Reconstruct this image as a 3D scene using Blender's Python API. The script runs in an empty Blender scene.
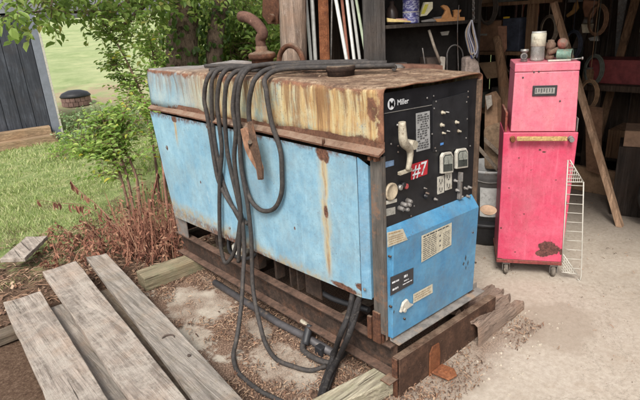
import bpy, math, random
from mathutils import Vector, Matrix, noise as mn
random.seed(7)
R = random.random
def U(a, b): return a + (b - a) * R()
S = bpy.context.scene
COL = S.collection

# ---------------------------------------------------------------- camera model (site survey helper)
F = 512.86; PITCH = .34186; ROLL = -.062506; YAW = .85312; CAM = Vector((-1.4167, -1.2388, 1.6))
FW = Vector((math.cos(YAW)*math.cos(PITCH), math.sin(YAW)*math.cos(PITCH), -math.sin(PITCH)))
_r = Vector((math.sin(YAW), -math.cos(YAW), 0)); _u = _r.cross(FW)
RT = _r*math.cos(ROLL) + _u*math.sin(ROLL); UP = -_r*math.sin(ROLL) + _u*math.cos(ROLL)
def at(px, py, x=None, y=None, z=None, d=None, P=None, N=None):
    """where the sight line through a photo point meets a real plane of the place"""
    D = FW + RT*((px-320)/F) + UP*((200-py)/F)
    if x is not None: t = (x-CAM.x)/D.x
    elif y is not None: t = (y-CAM.y)/D.y
    elif z is not None: t = (z-CAM.z)/D.z
    elif P is not None: t = (Vector(P)-CAM).dot(N)/D.dot(N)
    else: t = d
    return CAM + D*t

# ---------------------------------------------------------------- mesh helpers
class MB:
    def __init__(s): s.v = []; s.f = []; s.sm = []
    def add(s, vs, fs, smooth=False):
        o = len(s.v); s.v += [Vector(v) for v in vs]
        for f in fs: s.f.append([i+o for i in f]); s.sm.append(smooth)
        return s
    def box(s, a, b):
        x0,y0,z0 = a; x1,y1,z1 = b
        if x0>x1: x0,x1=x1,x0
        if y0>y1: y0,y1=y1,y0
        if z0>z1: z0,z1=z1,z0
        return s.add([(x0,y0,z0),(x1,y0,z0),(x1,y1,z0),(x0,y1,z0),(x0,y0,z1),(x1,y0,z1),(x1,y1,z1),(x0,y1,z1)],
            [(0,3,2,1),(4,5,6,7),(0,1,5,4),(1,2,6,5),(2,3,7,6),(3,0,4,7)])
    def prism(s, poly, ext):
        n = len(poly); ext = Vector(ext); p = [Vector(q) for q in poly]
        nn = Vector((0,0,0))
        for i in range(n): nn += p[i].cross(p[(i+1)%n])
        if nn.dot(ext) > 0: p = p[::-1]
        return s.add(p + [q+ext for q in p],
            [list(range(n)), list(range(2*n-1, n-1, -1))] + [((i+1)%n, i, n+i, n+(i+1)%n) for i in range(n)])
    def hexa(s, c):   # 8 corners: bottom 4 then top 4
        return s.add(c, [(0,3,2,1),(4,5,6,7),(0,1,5,4),(1,2,6,5),(2,3,7,6),(3,0,4,7)])
    def tube(s, pts, r, n=8, smooth=True, sub=1, closed=False):
        P = [Vector(p) for p in pts]
        rr = r if isinstance(r, (list, tuple)) else [r]*len(P)
        if sub > 1:
            Q = []; Rr = []
            for i in range(len(P)-1):
                a = P[max(i-1,0)]; b = P[i]; c = P[i+1]; d = P[min(i+2,len(P)-1)]
                for k in range(sub):
                    t = k/sub
                    Q.append(.5*((2*b)+(c-a)*t+(2*a-5*b+4*c-d)*t*t+(3*b-a-3*c+d)*t**3)); Rr.append(rr[i]*(1-t)+rr[i+1]*t)
            Q.append(P[-1]); Rr.append(rr[-1]); P = Q; rr = Rr
        m = len(P); vs = []; up = None
        for i in range(m):
            t = (P[min(i+1,m-1)] - P[max(i-1,0)])
            if t.length < 1e-9: t = Vector((0,0,1))
            t.normalize()
            if up is None: up = t.orthogonal().normalized()
            else:
                up = up - t*up.dot(t)
                if up.length < 1e-6: up = t.orthogonal()
                up.normalize()
            w = t.cross(up)
            for k in range(n):
                a = 2*math.pi*k/n; vs.append(P[i] + (up*math.cos(a) + w*math.sin(a))*rr[i])
        fs = [(i*n+k, i*n+(k+1)%n, (i+1)*n+(k+1)%n, (i+1)*n+k) for i in range(m-1) for k in range(n)]
        o = len(s.v); s.add(vs, fs, smooth)
        s.f.append([o+k for k in range(n)][::-1]); s.sm.append(False)
        s.f.append([o+(m-1)*n+k for k in range(n)]); s.sm.append(False)
        return s
    def lathe(s, prof, o, axis=(0,0,1), n=20, smooth=True):
        ax = Vector(axis).normalized(); u = ax.orthogonal().normalized(); w = ax.cross(u); o = Vector(o); vs = []
        for r, h in prof:
            for k in range(n):
                a = 2*math.pi*k/n; vs.append(o + ax*h + (u*math.cos(a)+w*math.sin(a))*r)
        m = len(prof)
        b = len(s.v)
        s.add(vs, [(i*n+k, i*n+(k+1)%n, (i+1)*n+(k+1)%n, (i+1)*n+k) for i in range(m-1) for k in range(n)], smooth)
        s.f.append([b+k for k in range(n)][::-1]); s.sm.append(False)
        s.f.append([b+(m-1)*n+k for k in range(n)]); s.sm.append(False)
        return s
    def build(s, name, mat, parent=None, bevel=0, seg=2, auto=True):
        me = bpy.data.meshes.new(name)
        off = Vector((0,0,0)); q = parent
        while q is not None: off += q.location; q = q.parent
        me.from_pydata([v-off for v in s.v], [], s.f)
        me.polygons.foreach_set('use_smooth', s.sm); me.materials.append(mat); me.update()
        o = bpy.data.objects.new(name, me); COL.objects.link(o)
        if parent is not None: o.parent = parent
        if bevel:
            m = o.modifiers.new('bevel', 'BEVEL'); m.width = bevel; m.segments = seg; m.limit_method = 'ANGLE'; m.angle_limit = math.radians(40)
        return o

def thing(name, label, cat, loc=(0,0,0), group=None):
    o = bpy.data.objects.new(name, None); COL.objects.link(o); o.location = loc; o.empty_display_size = .1
    o['label'] = label; o['category'] = cat
    if group: o['group'] = group
    return o
def tag(o, label, cat, group=None):
    o['label'] = label; o['category'] = cat
    if group: o['group'] = group
    return o
def struct(o): o['kind'] = 'structure'; return o

def text_part(name, s, mat, parent, origin, xdir, ydir, size, depth=.0006, fit=None):
    c = bpy.data.curves.new('txt', 'FONT'); c.body = s; c.size = 1; c.extrude = 0; c.offset = .012
    c.resolution_u = 3
    o = bpy.data.objects.new('txt', c); COL.objects.link(o)
    dg = bpy.context.evaluated_depsgraph_get(); me = bpy.data.meshes.new_from_object(o.evaluated_get(dg))
    bpy.data.objects.remove(o)
    vs = [v.co.copy() for v in me.vertices]; w = max(v.x for v in vs); x0 = min(v.x for v in vs)
    X = Vector(xdir).normalized(); Y = Vector(ydir); Y = (Y).normalized(); Nn = X.cross(Y).normalized()
    sx = fit/(w-x0) if fit else size
    off = Vector((0,0,0)); q = parent
    while q is not None: off += q.location; q = q.parent
    for v in me.vertices:
        v.co = Vector(origin) + X*((v.co.x-x0)*sx) + Y*(v.co.y*size) + Nn*depth - off
    me.materials.clear(); me.materials.append(mat); me.update()
    t = bpy.data.objects.new(name, me); COL.objects.link(t); t.parent = parent
    return t

# ---------------------------------------------------------------- materials
def C4(c): return (c[0], c[1], c[2], 1)
class NT:
    def __init__(s, name):
        s.m = bpy.data.materials.new(name); s.m.use_nodes = True; s.t = s.m.node_tree; s.n = s.t.nodes; s.n.clear()
        s.out = s.n.new('ShaderNodeOutputMaterial'); s.b = s.n.new('ShaderNodeBsdfPrincipled'); s.l(s.b.outputs[0], s.out.inputs[0])
        s.tc = s.n.new('ShaderNodeTexCoord'); s.geo = s.n.new('ShaderNodeNewGeometry')
    def l(s, a, b): s.t.links.new(a, b)
    def setin(s, sock, v):
        if hasattr(v, 'is_output') or isinstance(v, bpy.types.NodeSocket): s.l(v, sock)
        else: sock.default_value = v
    def coord(s, scale=(1,1,1), which='Object'):
        m = s.n.new('ShaderNodeMapping'); s.l(s.tc.outputs[which], m.inputs[0]); m.inputs['Scale'].default_value = scale; return m.outputs[0]
    def noise(s, scale, detail=6, rough=.6, stretch=(1,1,1), dist=0):
        n = s.n.new('ShaderNodeTexNoise'); s.l(s.coord(stretch), n.inputs['Vector']); n.inputs['Scale'].default_value = scale
        n.inputs['Detail'].default_value = detail; n.inputs['Roughness'].default_value = rough; n.inputs['Distortion'].default_value = dist
        return n.outputs[0]
    def voro(s, scale, stretch=(1,1,1), out='Distance'):
        n = s.n.new('ShaderNodeTexVoronoi'); s.l(s.coord(stretch), n.inputs['Vector']); n.inputs['Scale'].default_value = scale; return n.outputs[out]
    def ramp(s, fac, stops, interp='LINEAR'):
        r = s.n.new('ShaderNodeValToRGB'); s.l(fac, r.inputs[0]); e = r.color_ramp.elements; r.color_ramp.interpolation = interp
        while len(e) < len(stops): e.new(.5)
        for k, (p, c) in enumerate(stops):
            e[k].position = p; e[k].color = C4(c) if hasattr(c, '__len__') else (c, c, c, 1)
        return r.outputs[0]
    def mix(s, fac, a, b, mode='MIX'):
        m = s.n.new('ShaderNodeMix'); m.data_type = 'RGBA'; m.blend_type = mode
        s.setin(m.inputs[0], fac)
        for k, v in ((6, a), (7, b)):
            if isinstance(v, (tuple, list)): m.inputs[k].default_value = C4(v)
            else: s.l(v, m.inputs[k])
        return m.outputs[2]
    def math(s, op, a, b=0, clamp=False):
        m = s.n.new('ShaderNodeMath'); m.operation = op; m.use_clamp = clamp; s.setin(m.inputs[0], a); s.setin(m.inputs[1], b); return m.outputs[0]
    def xyz(s, which='Object'):
        p = s.n.new('ShaderNodeSeparateXYZ'); s.l(s.tc.outputs[which], p.inputs[0]); return p.outputs
    def maprange(s, v, a, b, c=0, d=1):
        m = s.n.new('ShaderNodeMapRange'); s.l(v, m.inputs[0]); m.inputs[1].default_value = a; m.inputs[2].default_value = b; m.inputs[3].default_value = c; m.inputs[4].default_value = d
        m.interpolation_type = 'SMOOTHSTEP'; return m.outputs[0]
    def upmask(s, a=.5, b=.9):
        p = s.n.new('ShaderNodeSeparateXYZ'); s.l(s.geo.outputs['Normal'], p.inputs[0]); return s.maprange(p.outputs[2], a, b)
    def spot(s, ax1, c1, r1, ax2, c2, r2, wob=.4, sc=30):
        """elliptical blotch with a ragged rim in two object axes"""
        X = s.xyz(); a = s.math('MULTIPLY', s.math('SUBTRACT', X[ax1], c1), 1/r1); b = s.math('MULTIPLY', s.math('SUBTRACT', X[ax2], c2), 1/r2)
        d = s.math('SQRT', s.math('ADD', s.math('MULTIPLY', a, a), s.math('MULTIPLY', b, b)))
        d = s.math('ADD', d, s.math('MULTIPLY', s.math('SUBTRACT', s.noise(sc, 4, .7), .5), wob*3))
        return s.maprange(d, 1.15, .75)
    def fin(s, col, rough=.6, metal=0, bump=None, bs=.3, bd=.01, spec=.4):
        s.setin(s.b.inputs['Base Color'], C4(col) if isinstance(col, tuple) else col)
        s.setin(s.b.inputs['Roughness'], rough); s.setin(s.b.inputs['Metallic'], metal); s.b.inputs['Specular IOR Level'].default_value = spec
        if bump is not None:
            b = s.n.new('ShaderNodeBump'); b.inputs['Strength'].default_value = bs; b.inputs['Distance'].default_value = bd
            s.l(bump, b.inputs['Height']); s.l(b.outputs[0], s.b.inputs['Normal'])
        return s.m

def simple(name, c, var=.3, scale=20, rough=.6, metal=0, bs=.25, dirt=None, dirt_amt=.45, stretch=(1,1,1), spec=.4, bd=.004):
    k = NT(name); n = k.noise(scale, 10, .78, stretch)
    lo = tuple(v*(1-var) for v in c); hi = tuple(min(1, v*(1+var)) for v in c)
    col = k.ramp(n, [(.36, lo), (.62, hi)])
    if dirt:
        m = k.ramp(k.noise(scale*.5+3, 12, .8), [(1-dirt_amt-.03, 0), (1-dirt_amt+.05, 1)])
        col = k.mix(m, col, dirt)
    return k.fin(col, rough, metal, n, bs, bd, spec)

RUST = (.12, .055, .034); RUSTL = (.24, .105, .055); RUSTD = (.035, .021, .016)
def grime(k, col, amt=1, dark=(.05,.035,.025)):
    """specks, pits and fine scratches"""
    sp = k.ramp(k.voro(55), [(.10, .8), (.17, 0)])
    sp = k.math('MULTIPLY', sp, k.ramp(k.noise(9, 5, .7), [(.50, 0), (.62, 1)]))
    sc = k.math('ADD', k.ramp(k.noise(5, 3, .6, (2, 2, 55)), [(.70, 0), (.74, .45)]), k.ramp(k.noise(5, 3, .6, (40, 40, 2)), [(.71, 0), (.75, .4)]))
    gr = k.ramp(k.noise(150, 3, .8), [(.56, 0), (.72, .45)])
    f = k.math('MULTIPLY', k.math('MAXIMUM', k.math('MAXIMUM', sp, sc), gr), amt, True)
    return k.mix(f, col, dark), f
def rusty(name, base=RUST, lo=RUSTD, hi=RUSTL, scale=18, dust=(.24,.19,.14), damt=.4, bs=.8):
    k = NT(name); n = k.noise(scale, 12, .78); n2 = k.noise(scale*6, 6, .8); big = k.noise(3.5, 6, .7)
    col = k.ramp(n, [(.34, lo), (.49, base), (.66, hi)])
    col = k.mix(k.ramp(n2, [(.48, 0), (.66, .85)]), col, lo)
    col = k.mix(k.ramp(big, [(.42, 0), (.60, .7)]), col, tuple(v*.45 for v in base))
    col = k.mix(k.ramp(k.noise(scale*2.3, 8, .8), [(.62, 0), (.68, .6)]), col, tuple(min(1, v*1.5+.05) for v in hi))
    if dust:
        dm = k.math('MULTIPLY', k.upmask(.3, .9), k.ramp(k.noise(14, 10, .78), [(.5-damt*.3, 1), (.64, .05)]))
        col = k.mix(k.math('MULTIPLY', dm, .7), col, dust)
    return k.fin(col, .9, 0, k.math('ADD', n, k.math('MULTIPLY', n2, .7)), bs, .006, .15)

def wood(name, c=(.30,.25,.20), dark=(.10,.075,.055), axis='y', scale=3, moss=None, rough=.88, bs=.9, mossamt=.5, longs=26):
    st = {'x': (1, longs, longs), 'y': (longs, 1, longs), 'z': (longs, longs, 1)}[axis]
    st2 = tuple(v*2.6 if v > 1 else .8 for v in st)
    k = NT(name); g = k.noise(scale, 10, .72, st, .9); b = k.noise(5, 8, .75)
    fine = k.noise(scale*2, 8, .8, st2, .4)
    col = k.ramp(g, [(.36, dark), (.44, tuple(v*.66 for v in c)), (.51, c), (.62, tuple(min(1, v*1.4) for v in c))])
    col = k.mix(k.ramp(fine, [(.52, 0), (.59, .75)]), col, dark)
    col = k.mix(k.ramp(b, [(.40, .0), (.60, .6)]), col, tuple(v*.58 for v in c))
    if moss: col = k.mix(k.ramp(k.noise(9, 10, .8), [(1-mossamt-.04, 0), (1-mossamt+.08, .75)]), col, moss)
    col = k.mix(k.ramp(k.noise(3, 6, .7), [(.5, 0), (.66, .45)]), col, (c[0]*1.05, c[1]*.86, c[2]*.72))
    crack = k.ramp(k.noise(scale*.8, 5, .6, tuple(v*1.5 if v > 1 else .5 for v in st), .5), [(.655, 0), (.675, 1)])
    col = k.mix(k.math('MULTIPLY', crack, .85), col, tuple(v*.35 for v in dark))
    col, f = grime(k, col, .8, tuple(v*.5 for v in dark))
    h = k.math('SUBTRACT', k.math('ADD', g, k.math('MULTIPLY', fine, .6)), k.math('ADD', crack, k.math('MULTIPLY', f, .3)))
    return k.fin(col, rough, 0, h, bs, .010, .15)

def paint(name, c, fade, rust=(.10,.045,.028), ramt=.35, chips=.30, scale=5, rough=.5, extra=None, sun=.5, streak=True, grm=(.16,.13,.10), gamt=.45):
    k = NT(name)
    a = k.noise(scale, 10, .74)
    col = k.mix(k.ramp(a, [(.38, 0), (.60, 1)]), c, fade)
    col = k.mix(k.ramp(k.noise(scale*5, 8, .8), [(.45, .0), (.62, .35)]), col, tuple(v*.62 for v in c))
    if streak: col = k.mix(k.ramp(k.noise(3, 10, .8, (14, 14, .8)), [(.52, 0), (.68, .5)]), col, tuple(min(1, v*1.1+.05) for v in fade))
    # dull brown grime film in ragged patches
    gm = k.math('MULTIPLY', k.ramp(k.noise(scale*.8, 12, .8, (1, 1, .7)), [(.47, 0), (.66, 1)]), gamt)
    col = k.mix(gm, col, grm)
    # pale scuffs
    col = k.mix(k.ramp(k.noise(7, 4, .7, (30, 30, 2.5)), [(.66, 0), (.70, .4)]), col, tuple(min(1, v*1.2+.12) for v in fade))
    col, f = grime(k, col, .95, rust)
    n = k.noise(scale*2.2, 14, .82)
    ch = k.ramp(n, [(1-chips, 0), (1-chips+.015, 1)])
    if extra: col, ch = extra(k, col, ch)
    halo = k.ramp(n, [(1-chips-.035, 0), (1-chips, .5)]); col = k.mix(halo, col, (.30,.22,.13))
    rc = k.ramp(k.noise(70, 6, .8), [(.4, tuple(v*.5 for v in rust)), (.65, tuple(min(1, v*2.0) for v in rust))])
    col = k.mix(ch, col, rc)
    rg = k.math('ADD', k.math('ADD', rough, k.math('MULTIPLY', ch, .35)), k.math('MULTIPLY', k.math('SUBTRACT', a, .5), .35), True)
    dent = k.math('MULTIPLY', k.noise(3.2, 3, .5), 3.0)
    return k.fin(col, rg, 0, k.math('SUBTRACT', dent, k.math('ADD', k.math('MULTIPLY', ch, .35), k.math('MULTIPLY', f, .2))), .45, .006, .4)

# door paint with the two long rust runs
def door_extra(k, col, ch):
    X = k.xyz()
    w = k.math('ADD', X[1], k.math('MULTIPLY', k.math('SUBTRACT', k.noise(6, 4, .6), .5), .05))
    # object space of the door: y from machine centre
    for (yc, z0, z1, wd) in DOOR_RUNS:
        d = k.math('ABSOLUTE', k.math('SUBTRACT', w, yc))
        m = k.math('MULTIPLY', k.maprange(d, wd, wd*.25), k.math('MULTIPLY', k.maprange(X[2], z0, z0+.12), k.maprange(X[2], z1, z1-.02)))
        m = k.math('MULTIPLY', m, k.ramp(k.noise(16, 10, .8, (1, 3, .35)), [(.36, .12), (.58, .95)]))
        col = k.mix(k.math('MULTIPLY', k.maprange(d, wd*1.9, wd*.4), k.math('MULTIPLY', k.math('MULTIPLY', k.maprange(X[2], z0, z0+.3), k.maprange(X[2], z1, z1-.02)), k.ramp(k.noise(22, 8, .8, (1,2,.5)), [(.42,.0),(.6,.75)]))), col, (.40,.36,.25)); col = k.mix(m, col, (.43, .33, .17))
        d2 = k.maprange(d, wd*.4, wd*.12)
        col = k.mix(k.math('MULTIPLY', k.math('MULTIPLY', d2, m), k.ramp(k.noise(14, 6, .7, (1, 2, .4)), [(.42, 0), (.54, 1)])), col, (.20, .09, .04))
    for (y, z, ry, rz) in DOOR_SPOTS: ch = k.math('MAXIMUM', ch, k.spot(1, y, ry, 2, z, rz, .3, 40))
    edge = k.math('MULTIPLY', k.maprange(k.math('ADD', k.math('ADD', X[2], k.math('MULTIPLY', X[1], -.030)), k.math('MULTIPLY', k.math('SUBTRACT', k.noise(14, 8, .8), .5), .07)), .462, .425), k.ramp(k.noise(34, 8, .8), [(.40, 0), (.5, 1)]))
    tedge = k.math('MULTIPLY', k.maprange(k.math('ADD', X[2], k.math('MULTIPLY', k.math('SUBTRACT', k.noise(10, 8, .8), .5), .06)), 1.055, 1.085), k.ramp(k.noise(30, 8, .8), [(.44, 0), (.54, .9)]))
    stain = k.math('MULTIPLY', k.maprange(k.math('ADD', k.math('ADD', X[2], k.math('MULTIPLY', X[1], -.030)), k.math('MULTIPLY', k.math('SUBTRACT', k.noise(8, 8, .8, (1,2.5,.7)), .5), .16)), .52, .45), k.ramp(k.noise(18, 8, .8), [(.40, .1), (.58, .85)]))
    col = k.mix(stain, col, (.33,.25,.13))
    blot = k.ramp(k.noise(3.5, 14, .85), [(.60, 0), (.625, .55)]); col = k.mix(blot, col, (.10,.20,.27))
    lgt = k.ramp(k.noise(4.3, 14, .85, (1,1.3,.8)), [(.60, 0), (.63, .5)]); col = k.mix(lgt, col, (.40,.50,.54))
    edge = k.math('MULTIPLY', edge, k.maprange(X[1], .75, .2, .45, 1)); edge = k.math('MAXIMUM', edge, tedge)
    ch = k.math('MAXIMUM', ch, edge)
    return col, ch

# ================================================================= RENDER / WORLD / CAMERA
S.render.engine = 'CYCLES'; S.render.resolution_x = 1024; S.render.resolution_y = 640
S.view_settings.view_transform = 'Standard'; S.view_settings.look = 'None'; S.view_settings.gamma = 1; S.view_settings.exposure = .80
try: S.view_settings.use_curve_mapping = False
except Exception: pass
SUND = Vector((.58, .40, -.80)).normalized()
W = bpy.data.worlds.new('World'); S.world = W; W.use_nodes = True; wn = W.node_tree
wn.nodes.clear(); wo = wn.nodes.new('ShaderNodeOutputWorld'); wb = wn.nodes.new('ShaderNodeBackground'); sk = wn.nodes.new('ShaderNodeTexSky')
sk.sky_type = 'NISHITA'; sk.sun_disc = False; sk.sun_elevation = math.asin(-SUND.z); sk.sun_rotation = math.atan2(-SUND.x, -SUND.y) % (2*math.pi)
sk.air_density = 1.0; sk.dust_density = 5.0; sk.ozone_density = 1.0
hs = wn.nodes.new('ShaderNodeHueSaturation'); hs.inputs['Saturation'].default_value = .35; hs.inputs['Value'].default_value = 1.0
wn.links.new(sk.outputs[0], hs.inputs['Color']); wn.links.new(hs.outputs[0], wb.inputs[0]); wn.links.new(wb.outputs[0], wo.inputs[0]); wb.inputs[1].default_value = .145
sl = bpy.data.lights.new('sun', 'SUN'); sl.energy = 1.7; sl.angle = math.radians(18); sl.color = (1, .96, .89)
so = bpy.data.objects.new('sun', sl); COL.objects.link(so); so.rotation_euler = SUND.to_track_quat('-Z', 'Y').to_euler(); so.location = (-3, -3, 6)
cd = bpy.data.cameras.new('camera'); co = bpy.data.objects.new('camera', cd); COL.objects.link(co); S.camera = co
cd.sensor_width = 36; cd.lens = F/640*36; cd.clip_end = 1500; cd.clip_start = .02
co.matrix_world = Matrix.Translation(CAM) @ Matrix((RT, UP, -FW)).transposed().to_4x4()
cd.dof.use_dof = False

# ================================================================= SETTING
def fbm(x, y, z=0, o=4): return mn.fractal(Vector((x, y, z)), 1.0, 2.0, o)
FWH = Vector((FW.x, FW.y, 0)).normalized()
def ground_h(x, y):
    d = (Vector((x, y, 0))-Vector((CAM.x, CAM.y, 0))).length
    h = 0
    if d > 13: h += .048*(d-13) - .00006*max(0, d-13)**2 if d < 110 else .048*97-.00006*97*97 - (d-110)*.03
    k = min(1, max(0, (d-4)/6))
    h += k*.10*fbm(x*.35, y*.35, 3, 4)
    near = 1 if (x < -.8 or y > 1.95 or y < -4.6) and x < 6 else 0
    return h + near*.018*fbm(x*3, y*3, 1, 4) - .012
m = MB(); n = 190
def sp(t): return math.copysign(abs(t)**3.2*420 + abs(t)*7, t)
cs = [sp(-1+2*i/n) for i in range(n+1)]
vs = [(x, y+2, ground_h(x, y+2)) for y in cs for x in cs]
m.add(vs, [(j*(n+1)+i, j*(n+1)+i+1, (j+1)*(n+1)+i+1, (j+1)*(n+1)+i) for j in range(n) for i in range(n)], True)
k = NT('ground_mat')
X = k.xyz()
near = k.noise(5, 10, .7); big = k.noise(.25, 5, .6); fine = k.noise(60, 6, .8)
grass = k.ramp(near, [(.36, (.12, .165, .055)), (.5, (.21, .26, .10)), (.64, (.36, .35, .18))])
field = k.ramp(k.noise(.9, 8, .75), [(.36, (.19, .25, .105)), (.5, (.27, .32, .15)), (.64, (.38, .39, .21))])
field = k.mix(k.ramp(big, [(.4, 0), (.65, .5)]), field, (.34, .36, .20))
far = k.maprange(X[1], 7, 13)
col = k.mix(far, grass, field)
bare = k.math('MULTIPLY', k.maprange(X[1], 10, 11.5), k.maprange(X[1], 15.5, 13.5))
bare = k.math('MULTIPLY', bare, k.ramp(k.noise(1.4, 6, .7), [(.42, 0), (.56, .8)]))
col = k.mix(bare, col, (.34, .24, .17))
dirt = k.ramp(fine, [(.3, (.045, .028, .018)), (.5, (.12, .075, .05)), (.7, (.24, .17, .12))])
dm = k.math('ADD', k.maprange(k.math('ADD', X[1], k.math('MULTIPLY', near, 1.3)), 3.75, 3.1), k.math('MULTIPLY', k.maprange(X[1], 5.2, 3.8), k.ramp(k.noise(2.2, 6, .7), [(.50, 0), (.6, .85)])), True)
col = k.mix(dm, col, dirt)
gm = k.fin(col, .95, 0, fine, .8, .02, .1)
struct(m.build('ground', gm))

# concrete slab, broken at its left rim
def rag(x, y, a=.07): return a*fbm(x*4, y*4, 9, 4)
rim = []
for t in range(26):
    y = -4.5 + t*(6.3/25); x = -.80 + .0; rim.append((x+rag(x, y), y))
for t in range(1, 26):
    x = -.80 + t*(2.2/25); rim.append((x, 1.86+rag(x, 1.9)))
rim += [(5.2, 1.9), (5.2, -4.5)]
poly = [(x, y, 0.0) for x, y in rim][::-1]
k = NT('concrete_mat'); X = k.xyz()
n1 = k.noise(2.2, 10, .7); n2 = k.noise(38, 8, .75); n3 = k.noise(130, 4, .7)
col = k.ramp(n1, [(.36, (.36, .31, .255)), (.5, (.435, .38, .315)), (.64, (.49, .435, .37))])
col = k.mix(k.ramp(n2, [(.4, .55), (.62, 0)]), col, (.26, .215, .17))
col = k.mix(k.ramp(k.noise(6, 8, .7, (1, 1, 1)), [(.55, 0), (.72, .55)]), col, (.30, .235, .175))
col = k.mix(k.ramp(n3, [(.60, 0), (.68, .6)]), col, (.14, .10, .07))
col = k.mix(k.ramp(k.noise(1.1, 12, .8), [(.48, 0), (.66, .35)]), col, (.27, .225, .18))
ck = k.noise(.8, 10, .72, (1,1,1), 1.2); ckl = k.math('ABSOLUTE', k.math('SUBTRACT', ck, .52)); ckm = k.ramp(ckl, [(.0, .6), (.003, 0)]); col = k.mix(ckm, col, (.10,.08,.06))
stn = k.ramp(k.voro(14), [(.10, .8), (.16, 0)]); stn = k.math('MULTIPLY', stn, k.ramp(k.noise(3, 4, .6), [(.54, 0), (.6, 1)])); col = k.mix(k.math('MULTIPLY', stn, .6), col, (.15,.12,.09))
ws = at(556,325,z=0); col = k.mix(k.math('MULTIPLY', k.spot(0, ws.x, .26, 1, ws.y, .20, .5, 5), .5), col, (.25,.20,.155)); ws = at(470,385,z=0); col = k.mix(k.math('MULTIPLY', k.spot(0, ws.x, .10, 1, ws.y, .08, .5, 9), .35), col, (.26,.22,.17))
pale = k.math('MULTIPLY', k.maprange(X[0], .05, -.05), .55); col = k.mix(pale, col, (.56, .53, .44))
cr = k.ramp(k.voro(.9, out='Distance'), [(0, 1), (.0, 0)])
# leaf litter and earth that has drifted up round the machine
deb = k.ramp(n3, [(.36, (.045, .028, .02)), (.5, (.14, .088, .062)), (.62, (.29, .20, .145))])
side = k.maprange(k.math('ADD', X[0], k.math('MULTIPLY', X[1], .0)), .12, -.05)
nb = k.noise(3.3, 7, .68, (1, 1, 1))
mside = side
for (a_, b_, rx_, ry_) in ((-.21,1.34,.17,.27), (-.20,.50,.13,.24), (-.10,.85,.06,.12), (-.40,1.05,.10,.16)):
    mside = k.math('MULTIPLY', mside, k.math('SUBTRACT', 1, k.spot(0, a_, rx_*.95, 1, b_, ry_*.95, .55, 9)))
mside = k.math('MULTIPLY', mside, k.ramp(nb, [(.56, 1), (.62, .2)]))
mfront = k.math('MULTIPLY', k.maprange(k.math('ADD', X[1], k.math('MULTIPLY', nb, .55)), -.02, .12), k.maprange(X[0], 1.05, .8))
dm = k.math('MAXIMUM', mside, mfront) if False else k.math('MAXIMUM', mside, k.math('MULTIPLY', mfront, k.ramp(nb, [(.40, .9), (.60, .35)])))
# under the machine it is all dirt
under = k.math('MULTIPLY', k.maprange(X[1], -.06, -.02), k.math('MULTIPLY', k.maprange(X[0], -.03, .02), k.maprange(X[0], .8, .7)))
dm = k.math('MAXIMUM', dm, k.math('MULTIPLY', under, .95))
col = k.mix(dm, col, deb)
# concrete turns darker and browner towards the back of the shed
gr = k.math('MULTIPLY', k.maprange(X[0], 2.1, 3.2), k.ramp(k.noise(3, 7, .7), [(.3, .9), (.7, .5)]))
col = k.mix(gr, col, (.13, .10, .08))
h = k.math('ADD', k.math('ADD', k.math('MULTIPLY', n2, .25), k.math('MULTIPLY', n3, .35)), k.math('MULTIPLY', dm, .5))
slabm = k.fin(col, .9, 0, h, .5, .006, .15)
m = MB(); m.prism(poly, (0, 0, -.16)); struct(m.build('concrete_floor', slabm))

# ---------------------------------------------------------------- litter, grass
def rotframe():
    a = Vector((U(-1,1), U(-1,1), U(-1,1))).normalized(); b = a.orthogonal().normalized()
    return a, b
def litter(name, n, region, mat, kindlabel, cat, size, twig=.3, clump=3.0, zoff=.004, thr=.0):
    m = MB(); c = 0; tries = 0
    while c < n and tries < n*12:
        tries += 1
        x = U(region[0], region[1]); y = U(region[2], region[3])
        if fbm(x*clump, y*clump, 5, 3) < thr + U(-.15, .15): continue
        if len(region) > 4 and not region[4](x, y): continue
        z = max(ground_h(x, y), 0 if (x > -.8 and y < 1.86) else -9) + zoff
        a = U(0, 6.283); d = Vector((math.cos(a), math.sin(a), U(-.1, .35))); w = Vector((-d.y, d.x, U(-.5, .5))).normalized()
        p = Vector((x, y, z + U(0, .008)))
        if R() < twig:
            L = U(1.5, 5)*size; t = .0012+.0016*R(); q = p + d*L*.5 + Vector((0,0,.006)); e = p + d*L + w*U(-.3,.3)*L; e.z = z+U(0,.012)
            u = Vector((0,0,t*1.4))
            m.add([p-w*t, p+w*t, q+w*t, q-w*t, e, p+u, q+u], [(0,1,2,3), (3,2,4), (0,3,6,5), (1,5,6,2), (3,4,6), (2,6,4)])
        else:
            L = size*U(.5, 1.5); ww = L*U(.2, .42)
            m.add([p, p+d*L*.4+w*ww+Vector((0,0,U(0,.006))), p+d*L+Vector((0,0,U(-.002,.01))), p+d*L*.5-w*ww+Vector((0,0,U(0,.006)))], [(0,1,2),(0,2,3)])
        c += 1
    o = m.build(name, mat); o['kind'] = 'stuff'; o['label'] = kindlabel; o['category'] = cat; return o
def island_mat(name, stops, rough=.7, trans=0, spec=.3, tcol=None):
    k = NT(name); r = k.geo.outputs['Random Per Island']
    col = k.ramp(r, stops)
    k.fin(col, rough, 0, None, spec=spec)
    if trans:
        t = k.n.new('ShaderNodeBsdfTranslucent'); mx = k.n.new('ShaderNodeMixShader'); mx.inputs[0].default_value = trans
        k.l(k.mix(.5, col, tcol or (.30, .42, .05)), t.inputs[0])
        k.l(k.b.outputs[0], mx.inputs[1]); k.l(t.outputs[0], mx.inputs[2]); k.l(mx.outputs[0], k.out.inputs[0])
    return k.m
littermat = island_mat('litter_mat', [(0, (.05,.03,.02)), (.35, (.14,.08,.055)), (.65, (.26,.16,.10)), (.85, (.36,.26,.18)), (1, (.20,.09,.05))], .85)
PALE = [(-.21,1.34,.17,.27), (-.20,.50,.13,.24), (-.10,.85,.06,.12), (-.40,1.05,.10,.16)]
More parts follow.
